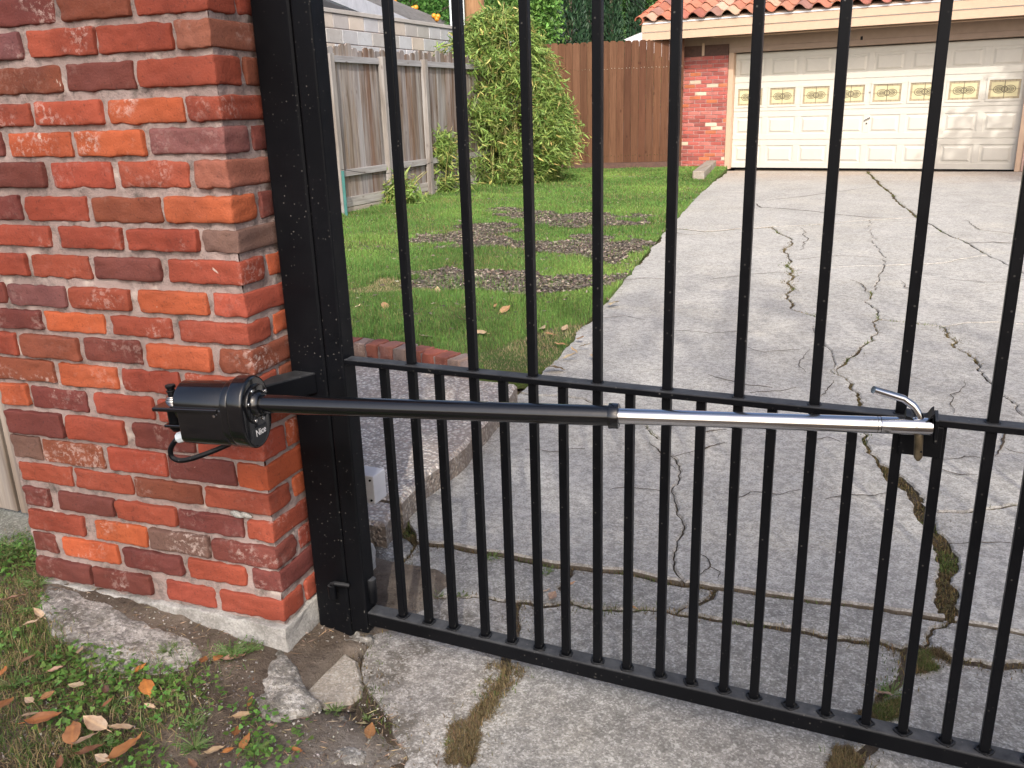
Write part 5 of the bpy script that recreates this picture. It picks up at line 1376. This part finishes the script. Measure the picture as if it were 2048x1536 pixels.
# wider, older brown moss carpets
def patch_px(poly, n, z=0.0):
    xs = [p[0] for p in poly]; ys = [p[1] for p in poly]; X = RN.uniform(min(xs), max(xs), n); Yv = RN.uniform(min(ys), max(ys), n)
    k = inside(poly, X, Yv); return np.array([tuple(G(a, b, z)) for a, b in zip(X[k], Yv[k])])
CARPET = [[(975,1330),(1040,1335),(1052,1352),(1010,1395),(985,1440),(955,1460),(930,1440),(965,1400)], [(900,1455),(950,1440),(960,1475),(945,1536),(890,1536)],
          [(1712,905),(1740,880),(1752,900),(1790,960),(1770,960)], [(990,895),(960,925),(910,985),(880,1000),(870,985),(930,912),(955,890)], [(1668,1500),(1738,1498),(1700,1560),(1650,1560)], [(1834,1310),(1880,1300),(1905,1330),(1860,1345),(1828,1350)],
          [(1715,1430),(1800,1400),(1810,1430),(1760,1450),(1720,1450)], [(820,1040),(840,1010),(850,1020),(840,1085),(815,1090)]]
cp = np.concatenate([patch_px(c, 4200, .002) for c in CARPET]); n = len(cp); g1 = nz(cp[:, :2], 9.0, 3)
cp = cp[g1 > -.25]; n = len(cp); g1 = nz(cp[:, :2], 6.0, 3)
cols = vary((.17, .13, .07), n, .4, .12); k = g1 > .2; cols[k] = vary((.15, .18, .06), int(k.sum()), .3); k = RN.random(n) < .25; cols[k] = vary((.25, .19, .10), int(k.sum()), .3)
tag(blades('moss_carpet', cp, .018, .0022, cols, lean=1.1, bend=.8), kind='stuff')

# ---- foreground: dead grass, clover and weeds on the soil
def on_soil(n, dens):
    X = RN.uniform(-2.7, -.25, n); Yv = RN.uniform(.35, 1.75, n)
    P = np.stack([X, Yv, np.zeros(n)], 1); p = proj(P); k = dens(p[:, 0], p[:, 1], P) > RN.random(n); P = P[k]
    P[:, 2] = [soil_z(a, b) for a, b in P[:, :2]]; return P
SLABZ = [[(96,1232),(120,1192),(180,1198),(250,1222),(330,1258),(404,1275),(407,1300),(380,1330),(330,1342),(250,1346),(170,1332),(175,1300),(120,1280)],
         [(540,1322),(562,1312),(598,1350),(640,1420),(610,1438),(560,1450),(522,1420),(503,1386),(530,1360)], [(600,1322),(690,1308),(728,1375),(700,1412),(615,1405),(592,1368)]]
def d_grass(x, y, P):
    d = np.clip((430 - x)/260, 0, 1)*np.clip((y - 1090)/50, 0, 1); d = np.maximum(d, np.clip((560 - x)/160, 0, 1)*np.clip((y - 1350)/60, 0, 1)*.55)
    for s in SLABZ: d = np.where(inside(s, x, y), .0, d)
    return np.clip(d*(.75 + 1.3*nz(P[:, :2], 5.0, 2)), 0, 1)
P = on_soil(120000, d_grass); n = len(P)
cols = vary((.36, .29, .15), n, .35, .1); k = RN.random(n) < np.clip(.50 + .6*nz(P[:, :2], 4.0, 31), .12, .9); cols[k] = vary((.13, .21, .055), int(k.sum()), .35)
tag(blades('dry_grass', P, np.clip(.030 + .03*nz(P[:, :2], 3, 5), .014, .07), .0022, cols, lean=1.6, bend=1.0, seg=3), kind='stuff')
# clover-like ground cover: small round leaves in threes
def d_clover(x, y, P):
    d = np.clip((640 - x)/200, 0, 1)*np.clip((y - 1090)/60, 0, 1)*.8
    for s in SLABZ: d = np.where(inside(s, x, y), .0, d)
    return np.clip(d*np.clip(2.6*(nz(P[:, :2], 4.6, 77) + .06), 0, 1), 0, 1)
P = on_soil(52000, d_clover); n = len(P); P[:, 2] += RN.uniform(.006, .034, n)
cl = vary((.12, .235, .05), n, .38, .16); Vc, Fc, Cc = [], [], []
for i in range(n):
    r = RN.uniform(.0018, .0042); a0 = RN.uniform(0, 6.28); tx, ty = RN.normal(0, .35, 2)
    for j in range(3):
        a = a0 + j*2.094; c = P[i] + np.array([math.cos(a), math.sin(a), 0])*r*.95
        b = len(Vc)
        for m__ in range(6):
            q = a + m__*1.047; v = c + np.array([math.cos(q)*r, math.sin(q)*r, 0]); v[2] += (v[0]-P[i][0])*tx + (v[1]-P[i][1])*ty; Vc.append(v); Cc.append(cl[i]*(1.0 if m__ else 1.15))
        Fc += [(b, b+1, b+2), (b, b+2, b+3), (b, b+3, b+4), (b, b+4, b+5)]
me = np_mesh('clover', Vc, Fc, Cc); tag(link('clover', me, MAT['leafy']), kind='stuff')
# litter of straws, twigs and crumbs on the soil
def d_lit(x, y, P):
    d = np.where(x < 960, 1.0, 0)*np.clip((y - 1200)/100, 0, 1)
    for s in SLABZ[1:]: d = np.where(inside(s, x, y), .03, d)
    return d*np.clip(.6 + .8*nz(P[:, :2], 6, 8), 0, 1)
P = on_soil(15000, d_lit); n = len(P); P[:, 2] += .004; D = RN.normal(size=(n, 3)); D[:, 2] *= .12
cols = vary((.30, .22, .14), n, .5, .14); tag(leafcloud('straw', P, D, .022*(.4 + 1.2*RN.random(n)), .0022, cols, 'dryleaf'), kind='stuff')
P = on_soil(12000, d_lit); n = len(P); P[:, 2] += .003; D = RN.normal(size=(n, 3))
tag(leafcloud('gravel', P, D, .0045*(1 + 1.2*RN.random(n)**3), .004*(1 + 1.2*RN.random(n)**3), vary((.36, .34, .31), n, .5, .06), 'dryleaf', fold=.5), kind='stuff')

def weed(px, py, size, n, label, z=None, leafw=.5, col=(.10, .225, .05), grp='small weeds on the soil', upright=.6):
    b = G(px, py, 0); b.z = soil_z(b.x, b.y) if z is None else z
    r = thing('weed', label, 'weed', tuple(b), 0, grp)
    P, N = [], []
    st = MB()
    for i in range(int(n*2.4)):
        a = RN.uniform(0, 6.28); e = RN.uniform(.1, upright); L = size*RN.uniform(.45, 1.0)
        tip = np.array([math.cos(a)*L, math.sin(a)*L, L*e + .006]); 
        st.tube([(0, 0, 0), tuple(tip*.5 + np.array([0, 0, L*.10])), tuple(tip)], .0009, 4, caps=False)
        for f in (.4, .6, .75, .9, 1.0):
            P.append(tip*f + np.array([0, 0, L*.08]) + RN.normal(0, size*.05, 3)); N.append(np.array([math.cos(a) + RN.normal(0, .5), math.sin(a) + RN.normal(0, .5), RN.uniform(-.1, .5)]))
    link('stem', st.mesh('stem'), MAT['stem'], r)
    o = leafcloud('leaf', np.array(P), np.array(N), size*.11, size*.11*leafw, vary(col, len(P), .3), parent=r); o['kind'] = 'stuff'; o.name = 'leaves'
    return r
MAT['stem'] = m_flat('green_stem', (.12, .17, .05), .6)
WEEDS = [(20,1185,.06,22,'leafy weed at the left edge below the kerb'),(110,1200,.05,20,'weed growing at the left end of the footing'),(75,1275,.05,18,'dark green weed in the grass left of the rough slab'),(392,1478,.042,16,'large lobed weed in the dirt below the brown leaf'),(470,1350,.05,30,'tall bright clover clump beside the concrete chunk'),(505,1336,.04,16,'bright green weed sprouting at the foot of the column footing'),(668,1428,.03,16,'green weed at the lower edge of the tan slab'),
         (735,1440,.018,8,'tiny weed below the crack between the slabs'),(512,1522,.035,18,'feathery weed at the bottom edge of the dirt'),(395,1520,.045,20,'clumped weed left of the feathery weed'),(60,1170,.07,24,'leafy weed against the mossy kerb'),(90,1235,.045,18,'bushy weed at the left end of the column'),
         (30,1140,.06,20,'weed growing in the corner below the board fence'),(345,1345,.03,14,'low weed at the edge of the rough slab'),(285,1385,.032,12,'dark leaved weed behind the orange leaf'),(230,1460,.035,14,'weed among the pale leaves'),(40,1430,.05,18,'weed at the left edge of the picture'),(200,1530,.05,22,'weed clump at the bottom left'),
         (984,1120,.035,16,'green weed growing in the front joint behind the gate'),(1782,1392,.035,12,'young weed in the crack at the right'),(876,1196,.02,10,'small yellowish weed in the lower joint'),(925,1194,.022,10,'small weed beside the yellowish one'),(1092,1150,.03,14,'grassy weed tuft in the front joint')]
for px_, py_, sz, nn_, lb in WEEDS: weed(px_, py_, sz, nn_, lb, z=(0.0 if px_ > 640 else None), leafw=.62 if sz > .03 else .5)

# ---- fallen leaves, one by one
def leaf_mesh(L, Wd, curl, fold, seed):
    n = 8; V, F = [], []; rr = random.Random(seed)
    for i in range(n+1):
        f = i/n; w = Wd*(math.sin(math.pi*min(1, f*1.02)**.85)**.8 if 0 < f < 1 else 0)*.5; x = (f - .5)*L
        z = curl*L*(4*(f-.5)**2 - .3) + .002*rr.uniform(-1, 1)
        for s in (-1, -.5, 0, .5, 1): V.append((x, s*w*(1 + .08*rr.uniform(-1, 1)), z + abs(s)*w*fold + .0012*rr.uniform(-1, 1)))
    for i in range(n):
        for j in range(4): a = i*5+j; F.append((a, a+1, a+6, a+5))
    b = len(V); V += [(-.5*L - .2*L, .0006, .001), (-.5*L, .0012, 0), (-.5*L, -.0012, 0), (-.5*L - .2*L, -.0006, .001)]; F.append((b, b+1, b+2, b+3))
    me = bpy.data.meshes.new('fallen_leaf'); me.from_pydata(V, [], F); me.update(); me.shade_smooth(); return me
t = NT('fallen_leaf'); c = t.randco(11); base = t.info('Color')
y_ = t.math('ABSOLUTE', t.xyz()[1]); col = t.mix(t.ramp(t.noise(30, 5, .65, co=c), [(.35, 0), (.7, 1)]), base, t.mix(1.0, base, (.62, .5, .42), 'MULTIPLY'))
col = t.mix(t.ramp(y_, [(0, .6), (.0012, 0)]), col, t.mix(1.0, base, (1.25, 1.15, .95), 'MULTIPLY'))
col = t.mix(t.ramp(t.voro(90, co=c), [(.06, .8), (.11, 0)]), col, (.05, .03, .02))
MAT['leaf1'] = t.pbr(col, .5, spec=.35, nrm=t.bump(t.noise(120, 3), .3, .002), trans=.12)
LEAFM = [leaf_mesh(.060, .030, .06, .15, 1), leaf_mesh(.060, .022, .12, .35, 2), leaf_mesh(.060, .034, -.05, .10, 3), leaf_mesh(.060, .015, .10, .6, 4)]
OR, TAN, BRN, PINK = (.46, .19, .055), (.50, .385, .27), (.27, .13, .065), (.48, .32, .24)
LV = [  # px, py, length m, mesh, rotation in the picture (deg, 0 = right), colour, label
 (293,1372,.052,2,110,OR,'bright orange brown leaf lying right of the pale leaf on the dirt'),(145,1463,.062,2,85,(.36,.17,.075),'oval brown leaf standing out at the lower left'),(250,1498,.085,1,40,(.45,.22,.09),'large orange leaf with a ragged end at the bottom left'),
 (28,1196,.068,1,6,PINK,'long pinkish leaf at the left edge beside the weeds'),(78,1226,.042,1,150,TAN,'folded tan leaf in the grass left of the rough slab'),(65,1244,.042,3,12,TAN,'narrow tan leaf just below the folded one'),(160,1300,.030,0,60,TAN,'small pale leaf on the rough slab, left of a pair'),(180,1298,.026,0,120,(.56,.46,.34),'small pale leaf on the rough slab, right of a pair'),
 (250,1262,.034,1,75,(.30,.23,.15),'curled dry leaf in the middle of the rough slab'),(280,1336,.032,1,30,OR,'small orange leaf at the front edge of the rough slab'),(152,1370,.040,0,170,(.58,.47,.32),'pale yellow leaf among the grass blades'),(112,1338,.034,1,8,PINK,'small pinkish leaf in front of the rough slab'),
 (190,1446,.062,0,160,TAN,'broad tan leaf right of the oval brown leaf'),(242,1456,.060,1,172,(.52,.40,.28),'pointed tan leaf below the broad tan leaf'),(172,1478,.05,1,25,(.44,.33,.24),'dull tan leaf half under the oval brown leaf'),(62,1428,.034,0,10,TAN,'small round tan leaf above the rusty leaf'),(88,1436,.066,1,12,(.28,.125,.055),'rusty brown leaf at the lower left'),
 (58,1400,.030,0,150,TAN,'pale leaf beside the orange leaf at the left edge'),(10,1406,.045,0,40,(.34,.16,.07),'orange leaf cut by the left edge'),(6,1342,.035,0,60,OR,'orange leaf at the left edge of the dry grass'),(204,1516,.036,0,160,(.50,.40,.30),'small pale leaf at the bottom beside the ragged orange leaf'),(180,1500,.052,1,20,(.24,.125,.075),'dark brown leaf near the bottom'),
 (212,1380,.036,1,100,(.16,.09,.065),'dark narrow leaf in the grass'),(216,1405,.032,1,35,(.26,.125,.07),'small reddish leaf below the dark narrow leaf'),(407,1319,.036,0,70,(.34,.155,.06),'brown leaf leaning against the column footing'),(437,1314,.034,2,50,(.42,.20,.075),'orange leaf against the footing, right of the brown one'),
 (466,1316,.056,1,22,PINK,'long pinkish leaf beside the tall clover'),(516,1358,.056,1,70,(.36,.16,.06),'long chestnut leaf leaning on the concrete chunk'),(500,1403,.026,1,60,(.42,.22,.08),'small golden leaf left of the concrete chunk'),(485,1430,.040,1,8,(.48,.36,.22),'light tan leaf on the dirt below the golden leaf'),
 (490,1485,.048,1,58,(.45,.22,.085),'slim orange leaf on the dark dirt'),(472,1462,.036,0,80,(.40,.19,.08),'crumpled orange leaf above the slim one'),(430,1500,.040,1,10,(.50,.38,.25),'small cream leaf beside an orange scrap'),(456,1500,.022,0,20,(.42,.18,.06),'tiny orange scrap of leaf'),(592,1500,.032,1,160,(.38,.17,.065),'small orange leaf on the grey dirt'),
 (740,1462,.044,0,75,(.33,.17,.075),'oval brown leaf on the dirt by the slab crack'),(655,1275,.042,1,140,(.40,.17,.05),'orange leaf tucked beside the footing by the post'),(385,1528,.036,1,130,(.27,.16,.10),'brown leaf cut by the bottom edge'),(545,1452,.030,1,160,(.52,.38,.28),'pinkish scrap below the concrete chunk'),(120,1525,.036,1,80,(.26,.13,.07),'dark leaf at the bottom left corner'),
 (55,1318,.034,1,20,(.24,.14,.09),'brown leaf in the dry grass on the left'),(95,1390,.03,0,30,(.36,.2,.1),'small brown leaf in the green weeds'),(300,1412,.026,1,170,(.50,.40,.28),'tiny pale leaf in the clover'),(258,1395,.022,0,20,(.42,.38,.32),'tiny greyish leaf in the dirt'),
 (1105,1190,.044,0,60,(.50,.34,.24),'pale pinkish leaf standing in the front joint'),(1090,1182,.03,3,5,(.55,.44,.34),'thin pale leaf beside the pinkish one'),(1140,1168,.034,3,15,(.46,.30,.2),'narrow tan leaf in the front joint'),(1765,1386,.045,3,155,(.40,.27,.2),'slender pinkish leaf by the crack at the right'),(1262,1213,.03,3,170,(.46,.28,.14),'small orange leaf in the lower joint'),(855,1010,.05,0,80,(.5,.36,.22),'pale leaf at the foot of the pebbled step'),
]
for i, (px_, py_, L, mk, an, cl_, lb) in enumerate(LV):
    zt = 0.0
    p = G(px_, py_, 0.0)
    z_ = (soil_z(p.x, p.y) + (.026 if px_ < 420 else .012)) if px_ < 640 else .014
    if inside(SLABZ[0], np.array([px_]), np.array([py_]))[0]: z_ = .075
    if 500 < px_ < 620 and py_ < 1390 and px_ != 500: z_ = .035
    p = G(px_, py_, z_)
    q = G(px_ + 10*math.cos(R_(an)), py_ - 10*math.sin(R_(an)), z_); th = math.atan2(q.y - p.y, q.x - p.x)
    o = link('fallen_leaf', LEAFM[mk], MAT['leaf1'], None, jit(cl_, .1))
    k = L/.060*1.14; o.location = p; o.scale = (k, k, k); o.rotation_euler = (rnd.uniform(-.35, .35), rnd.uniform(-.25, .25), th)
    tag(o, lb, 'leaf', 'fallen leaves')
# leaves on the lawn edge and the drive behind the gate
LAWNLAB = ['%s dry leaf %s' % (['tan', 'rusty brown', 'pale straw coloured'][i % 3], w) for i, w in enumerate(['on the worn straw patch by the driveway edge', 'at the top of the straw patch', 'left of the straw patch on the green lawn', 'on the lower straw patch near the drive', 'right beside the drive edge at the straw patch', 'in the middle of the straw patch',
  'at the bottom of the straw patch', 'on the lawn under the mulch strip', 'in the near lawn left of the second upright bar', 'in the near lawn between the second and third upright bars', 'near the left end of the lower mulch strip', 'on the lawn close to the gate post', 'right under the lower mulch strip', 'on the driveway at mid distance', 'at the drive edge below the mulch', 'beside the one at the drive edge below the mulch',
  'on the lawn just right of the third upright bar', 'in the lawn above the brick edging', 'on the pale grass left of the straw patch', 'on the straw patch under the fourth upright bar', 'on the concrete just right of the straw patch', 'on the concrete below the straw patch'])]
for i, (px_, py_) in enumerate([(1130,655),(1100,668),(1085,655),(1148,700),(1160,676),(1140,712),(1110,735),(990,612),(852,672),(960,665),(770,610),(716,612),(875,580),(1345,548),(1228,605),(1215,598),(1010,618),(930,640),(1060,680),(1120,688),(1170,690),(1190,712)]):
    p = G(px_, py_, .05); o = link('fallen_leaf', LEAFM[i % 4], MAT['leaf1'], None, [(.50,.38,.24),(.40,.25,.13),(.55,.46,.30)][i % 3])
    k = rnd.uniform(1.1, 1.9); o.location = p; o.scale = (k, k, k); o.rotation_euler = (rnd.uniform(-.5, .5), rnd.uniform(-.4, .4), rnd.uniform(0, 6.28))
    tag(o, LAWNLAB[i], 'leaf', 'dry leaves on the lawn')

# ---- bamboo at the corner of the old fence
def bamboo(px, py, Ytop_px, prof, n_leaf, label, seed, culms=26, base_r=.45):
    b = G(px, py, 0.0); r = thing('bamboo', label, 'bamboo', tuple(b))
    zt = VT(px, Ytop_px, b).z; mpp = FPX/ (RM[1, 2]*b.y + RM[0, 2]*b.x)  # pixels per metre there
    rg = np.random.default_rng(seed)
    cl_, P, N = MB(), [], []
    prof = [(VT(px, y, b).z, (xl - px)/mpp, (xr - px)/mpp) for y, xl, xr in prof]; prof.sort()
    zs = np.array([q[0] for q in prof]); xl = np.array([q[1] for q in prof]); xr = np.array([q[2] for q in prof])
    nc = n_leaf//9
    z = zs[0] + (zs[-1] - zs[0])*rg.beta(1.1, 1.15, nc); L = np.interp(z, zs, xl); Rr = np.interp(z, zs, xr)
    u = rg.uniform(-1, 1, nc); u = np.sign(u)*np.abs(u)**.9; ang = rg.uniform(-1, 1, nc)
    cx = (L + Rr)/2 + u*(Rr - L)/2; half = (Rr - L)/2*.85; cy = ang*half*np.sqrt(np.clip(1 - u*u, .1, 1))
    lum = np.array([mnoise.noise(Vector((a*2.6, c*2.6, bb*2.6 + seed))) for a, c, bb in zip(cx, cy, z)]); k = lum > -.13
    C = np.stack([cx, cy, z], 1)[k]; lum = lum[k]
    for c, lm in zip(C, lum):
        out = np.array([c[0]*1.2, c[1]*1.2, .25]); out /= np.linalg.norm(out) + .2
        for j in range(9):
            d = out*.7 + rg.normal(0, .75, 3); d[2] -= .15; P.append(c + rg.normal(0, .075, 3)); N.append(d)
    for i in range(n_leaf//120):                       # loose sprays that reach out of the clump
        z1 = rg.uniform(zs[0] + .15*(zs[-1]-zs[0]), zs[-1]); sd1 = rg.choice([-1, 1]); x1 = np.interp(z1, zs, xr if sd1 > 0 else xl); y1 = rg.uniform(-.4, .4)*abs(x1)
        ln_ = rg.uniform(.18, .52)
        for j in range(13):
            f = j/12; c = np.array([x1*(.82) + sd1*ln_*f, y1 - .1*f, z1 + .12*f - .22*f*f]); P.append(c + rg.normal(0, .03, 3)); d = np.array([sd1*.8, -.2, -.35]) + rg.normal(0, .5, 3); N.append(d)
    lum = np.concatenate([lum, np.zeros((len(P) - 9*len(lum))//9 + 1)])
    P, N = np.array(P), np.array(N)
    lm9 = np.repeat(lum, 9)[:len(P), None]
    col = vary((.235, .33, .085), len(P), .38, .12)*(1 + .35*lm9); k = rg.random(len(P)) < .12; col[k] = vary((.46, .40, .14), int(k.sum()), .25)
    k = rg.random(len(P)) < .25; col[k] = vary((.12, .20, .045), int(k.sum()), .25)
    o = leafcloud('leaves', P, N, .165, .025, col, parent=r); o['kind'] = 'stuff'
    for i in range(culms):
        a = rg.uniform(0, 6.28); r0 = rg.uniform(0, base_r); h = zt*rg.uniform(.55, .98); xx = math.cos(a)*r0; yy = math.sin(a)*r0
        lx_, ly_ = rg.normal(0, .22, 2); pts_ = [(xx + lx_*f*f, yy + ly_*f*f, h*f) for f in (0, .25, .5, .75, 1)]
        cm = MB(); cm.tube(pts_, [.011, .010, .008, .006, .003], 6); link('culm', cm.mesh('culm', smooth=True), MAT['culm'], r)
    return r
MAT['culm'] = m_flat('bamboo_culm', (.36, .33, .12), .5, var=.2)
bamboo(1010, 368, 28, [(374,905,1102),(330,888,1134),(280,890,1154),(235,900,1146),(180,902,1118),(140,896,1098),(105,910,1082),(70,938,1064),(28,980,1034)], 38000, 'tall yellow green bamboo clump in the corner of the two fences', 3, 34, .5)
bamboo(880, 388, 250, [(392,845,915),(350,842,918),(310,852,912),(270,868,905)], 3200, 'small young bamboo in front of the old fence', 8, 8, .2)
bamboo(806, 412, 340, [(418,785,828),(390,783,826),(360,790,818)], 900, 'low leafy shoot at the foot of the old fence', 12, 4, .1)
bamboo(712, 418, 400, [(424,695,735),(410,698,730)], 260, 'tiny leafy plant at the near end of the old fence', 15, 3, .08)
b = G(985, 372, 0); zt = VT(1008, 4, b)
MB().tube([tuple(b), tuple(b.lerp(Vector((zt.x, zt.y, zt.z)), .5) + Vector((-.06, 0, 0))), tuple(zt)], [.012, .009, .005], 6).build('x', MAT['culm'])
o = COL.objects[-1]; o.name = 'bamboo_pole'; tag(o, 'single tall bare bamboo cane rising through the bamboo clump', 'bamboo cane')

# ---- trees
def bark(): return m_flat('bark', (.13, .10, .075), .9, var=.3, scale=14, bump=.6, bscale=30)
MAT['bark'] = bark()
def tree(name, label, loc, h, cr, ch, n, leaf, col, seed, trunk_r=.12, squash=1.0, group=None, sun_col=None, clump=2.2, thr=-.12, cat='tree', branches=7, sub=7, spread=.10):
    """trunk with limbs and a crown of leaf clusters filling an uneven volume; cr crown radius, ch crown height"""
    rg = np.random.default_rng(seed); r = thing(name, label, cat, loc, 0, group)
    zc_ = h - ch/2; tr = MB(); tr.tube([(0, 0, -.1), (.03*h*.2, .02, zc_*.5), (.02, .04, zc_), (0, 0, h - ch*.2)], [trunk_r*1.25, trunk_r, trunk_r*.75, trunk_r*.2], 10)
    for i in range(branches):
        a = rg.uniform(0, 6.28); z0 = zc_ - ch*.42 + ch*.6*rg.random(); e = rg.uniform(.15, .8)
        p1 = np.array([math.cos(a)*cr*.45, math.sin(a)*cr*.45, z0 + cr*.25*e]); p2 = np.array([math.cos(a + rg.normal(0, .3))*cr*.85, math.sin(a)*cr*.85, z0 + cr*.6*e])
        tr.tube([(0, 0, z0 - .1), tuple(p1), tuple(p2)], [trunk_r*.5, trunk_r*.3, trunk_r*.08], 7)
    link('trunk', tr.mesh('trunk', smooth=True), MAT['bark'], r)
    m_ = n//sub*3; v = rg.normal(size=(m_, 3)); v /= np.linalg.norm(v, axis=1, keepdims=True); rad = rg.random(m_)**(1/2.2)
    C = v*rad[:, None]*np.array([cr, cr, ch/2]); 
    lum = np.array([mnoise.fractal(Vector(c)*(clump/cr) + Vector((seed, 0, 0)), 1, 2, 3) for c in C])
    C = C[lum > thr][:n//sub]; k = len(C)
    P = np.repeat(C, sub, 0) + rg.normal(0, spread, (k*sub, 3))*np.array([1, 1, .8]); P[:, 2] += zc_
    N = rg.normal(size=(len(P), 3)); N[:, 2] -= .2
    cl = np.repeat(rg.uniform(.7, 1.3, k), sub)[:, None]
    o = leafcloud('crown', P, N, leaf[0], leaf[1], vary(col, len(P), .22, .12)*cl, parent=r); o['kind'] = 'stuff'
    return r
def spire(label, x0, x1, Yd, seed, n=9000, top=9.5, col=(.04, .09, .045)):
    a = atY(x0, 60, Yd); b = atY(x1, 60, Yd); rad = (b - a).length/2; c = (a + b)/2
    rg = np.random.default_rng(seed); r = thing('cypress_tree', label, 'tree', (c.x, c.y, 0), 0, 'cypress trees behind the brown fence')
    tr = MB(); tr.tube([(0, 0, -.1), (0, 0, top*.6), (0, 0, top*.95)], [.12, .08, .02], 8); link('trunk', tr.mesh('trunk'), MAT['bark'], r)
    z = top*rg.beta(1, 1.25, n); R_at = rad*1.05*np.clip(1.12 - (z/top)**1.6, .05, 1)*np.clip(z/.8, .2, 1)
    th = rg.uniform(0, 6.283, n); lob = 1 + .16*np.sin(th*5 + z*1.2 + seed) + .10*np.sin(th*3 - z*2.1)
    f = rg.random(n)**.35; P = np.stack([np.cos(th)*R_at*f*lob, np.sin(th)*R_at*f*lob, z], 1)
    N = np.stack([np.cos(th)*.45, np.sin(th)*.45, np.ones(n)], 1) + rg.normal(0, .3, (n, 3))
    o = leafcloud('crown', P, N, .17, .05, vary(col, n, .35, .15), parent=r); o['kind'] = 'stuff'
spire('dark columnar cypress directly right of the grey wall', 1108, 1172, 26, 1, 11000)
spire('dark columnar cypress nearest the tiled roof', 1252, 1292, 28, 4, 8000, 8)
spire('dark slender cypress between the two others', 1196, 1246, 27, 2, 9000, 8.5)
spire('dark cypress half hidden behind a gate bar', 1160, 1196, 29, 7, 7000, 8.0)
p = atY(830, 20, 21.5); tree('orange_tree', 'green citrus tree with oranges behind the grey shingle roof', (p.x, p.y, 0), 5.6, 2.0, 4.0, 9000, (.13, .07), (.075, .19, .035), 21, thr=-.2)
ot = bpy.data.objects['orange_tree']
osp = bpy.data.meshes.new('orange'); bm = bmesh.new(); bmesh.ops.create_icosphere(bm, subdivisions=2, radius=.06); bm.to_mesh(osp); bm.free(); osp.shade_smooth()
MAT['orange'] = m_flat('orange_skin', (.62, .25, .02), .4, bump=.2)
for i, (a, b_) in enumerate([(790,5),(826,17),(832,15),(868,32),(876,33),(874,38),(780,-20),(845,-30),(815,-12)]):
    q = atY(a, b_, 19.4); o = link('orange', osp, MAT['orange'], ot); o.location = q - Vector(ot.location)
GRN = [(1056,40,24.0,6.2,.72,4.6,(.10,.20,.045),'bright green leafy tree between the bamboo and the grey wall'),(985,30,28.0,6.2,1.3,4.4,(.085,.15,.04),'mid green tree rising behind the bamboo'),(1222,60,33.0,8.0,2.6,7.0,(.05,.11,.03),'dark green tree filling the gap between the cypresses'),
       (1300,30,34.0,7.5,2.4,6.5,(.055,.105,.03),'dark green tree behind the roof end'),(910,40,27.0,6.5,2.0,5.0,(.09,.17,.045),'green tree behind the utility pole'),(1140,20,36.0,9.0,3.2,8.0,(.05,.10,.03),'tall dark green tree far behind the cypresses'),(700,-40,34.0,10.,3.5,8.0,(.06,.12,.03),'broad green tree beyond the neighbour roof'),(1420,-20,44.0,10.,4.0,9.0,(.05,.10,.03),'large green tree beyond the house roof')]
for i, (a, b_, Yd, h, cr, ch, col, lb) in enumerate(GRN):
    p = atY(a, b_, Yd); tree('leafy_tree', lb, (p.x, p.y, 0), h, cr, ch, 20000, (.13, .075), tuple(1.5*v for v in col), 60 + i, thr=-.25, spread=.2)
# grey building seen between the trees
p = atY(1098, 45, 30.0); gb = thing('grey_building', 'grey walled building glimpsed between the green trees', 'building', (p.x, p.y, 0))
MB().box(p.x - .55, p.x + .9, 30, 33, 0, atY(1098, 4, 30).z).build('wall', m_flat('grey_render', (.30, .29, .30), .9, bump=.5, bscale=12), gb)
MB().box(p.x - .65, p.x + 1.0, 29.9, 33.1, atY(1098, 4, 30).z + .002, atY(1098, 4, 30).z + .12).build('roof', MAT['shingle'], gb)
# white roof edge of a neighbour behind the brown fence
q0 = atY(1248, 79, 21.5); q1 = atY(1300, 58, 21.5); m_ = MB(); m_.prism([q0, q1, q1 + Vector((1.5, 0, .1)), q0 + Vector((1.5, 0, -.7))], (0, 2.5, 0))
o = m_.build('white_roof', MAT['drip']); tag(o, 'white sloping roof edge just above the brown fence', 'roof')
# utility pole with two pale conduits
p = atY(951, 60, 20.0); pw = (atY(969, 60, 20.0) - atY(933, 60, 20.0)).length
pole = thing('utility_pole', 'thick brown wooden utility pole behind the bamboo', 'utility pole', (p.x, p.y, 0))
MB().tube([(p.x, p.y, -.1), (p.x, p.y, 9)], [pw/2*1.03, pw/2*.9], 20).build('pole', m_wood('pole_wood', 2, .6, grain=.5), pole, smooth=True, color=(.36, .21, .11))
for a, b_ in ((904, .05), (926, .045)):
    q = atY(a, 40, 19.7); MB().tube([(q.x, q.y, 0), (q.x, q.y, 9)], b_, 12).build('conduit', m_flat('pale_conduit', (.62, .68, .70), .4), pole, smooth=True)
# overhead wires
wq = [atY(1255, -6, 24), atY(1305, 32, 30)]
wr = thing('overhead_wires', 'thin dark overhead wires sagging beyond the brown fence', 'wires', tuple(wq[0]))
for dx in (0, .12, .3): MB().tube([wq[0] + Vector((dx, 0, 0)), (wq[0] + wq[1])/2 + Vector((dx, 0, -.05)), wq[1] + Vector((dx, 0, .1))], .012, 5).build('wire', MAT['black'], wr)

# ---- shade trees that stand outside the picture, behind the camera and right of the drive
def shade(label, at, h, cr, ch, n, seed, thr, leaf=(.13, .075), clump=3.2):
    p = Vector(at); tree('shade_tree', label, (p.x, p.y, 0), h, cr, ch, n, leaf, (.055, .10, .03), seed, .22, thr=thr, branches=10, clump=clump, spread=.16, sub=12)
shade('tall shade tree on the verge behind the photographer', (5.6, -9.7, 0), 13.2, 3.9, 4.4, 12000, 91, .03, clump=4.6)
shade('shade tree on the right side of the driveway', (5.6, 10.6, 0), 8.4, 2.0, 4.0, 9000, 95, -.1)
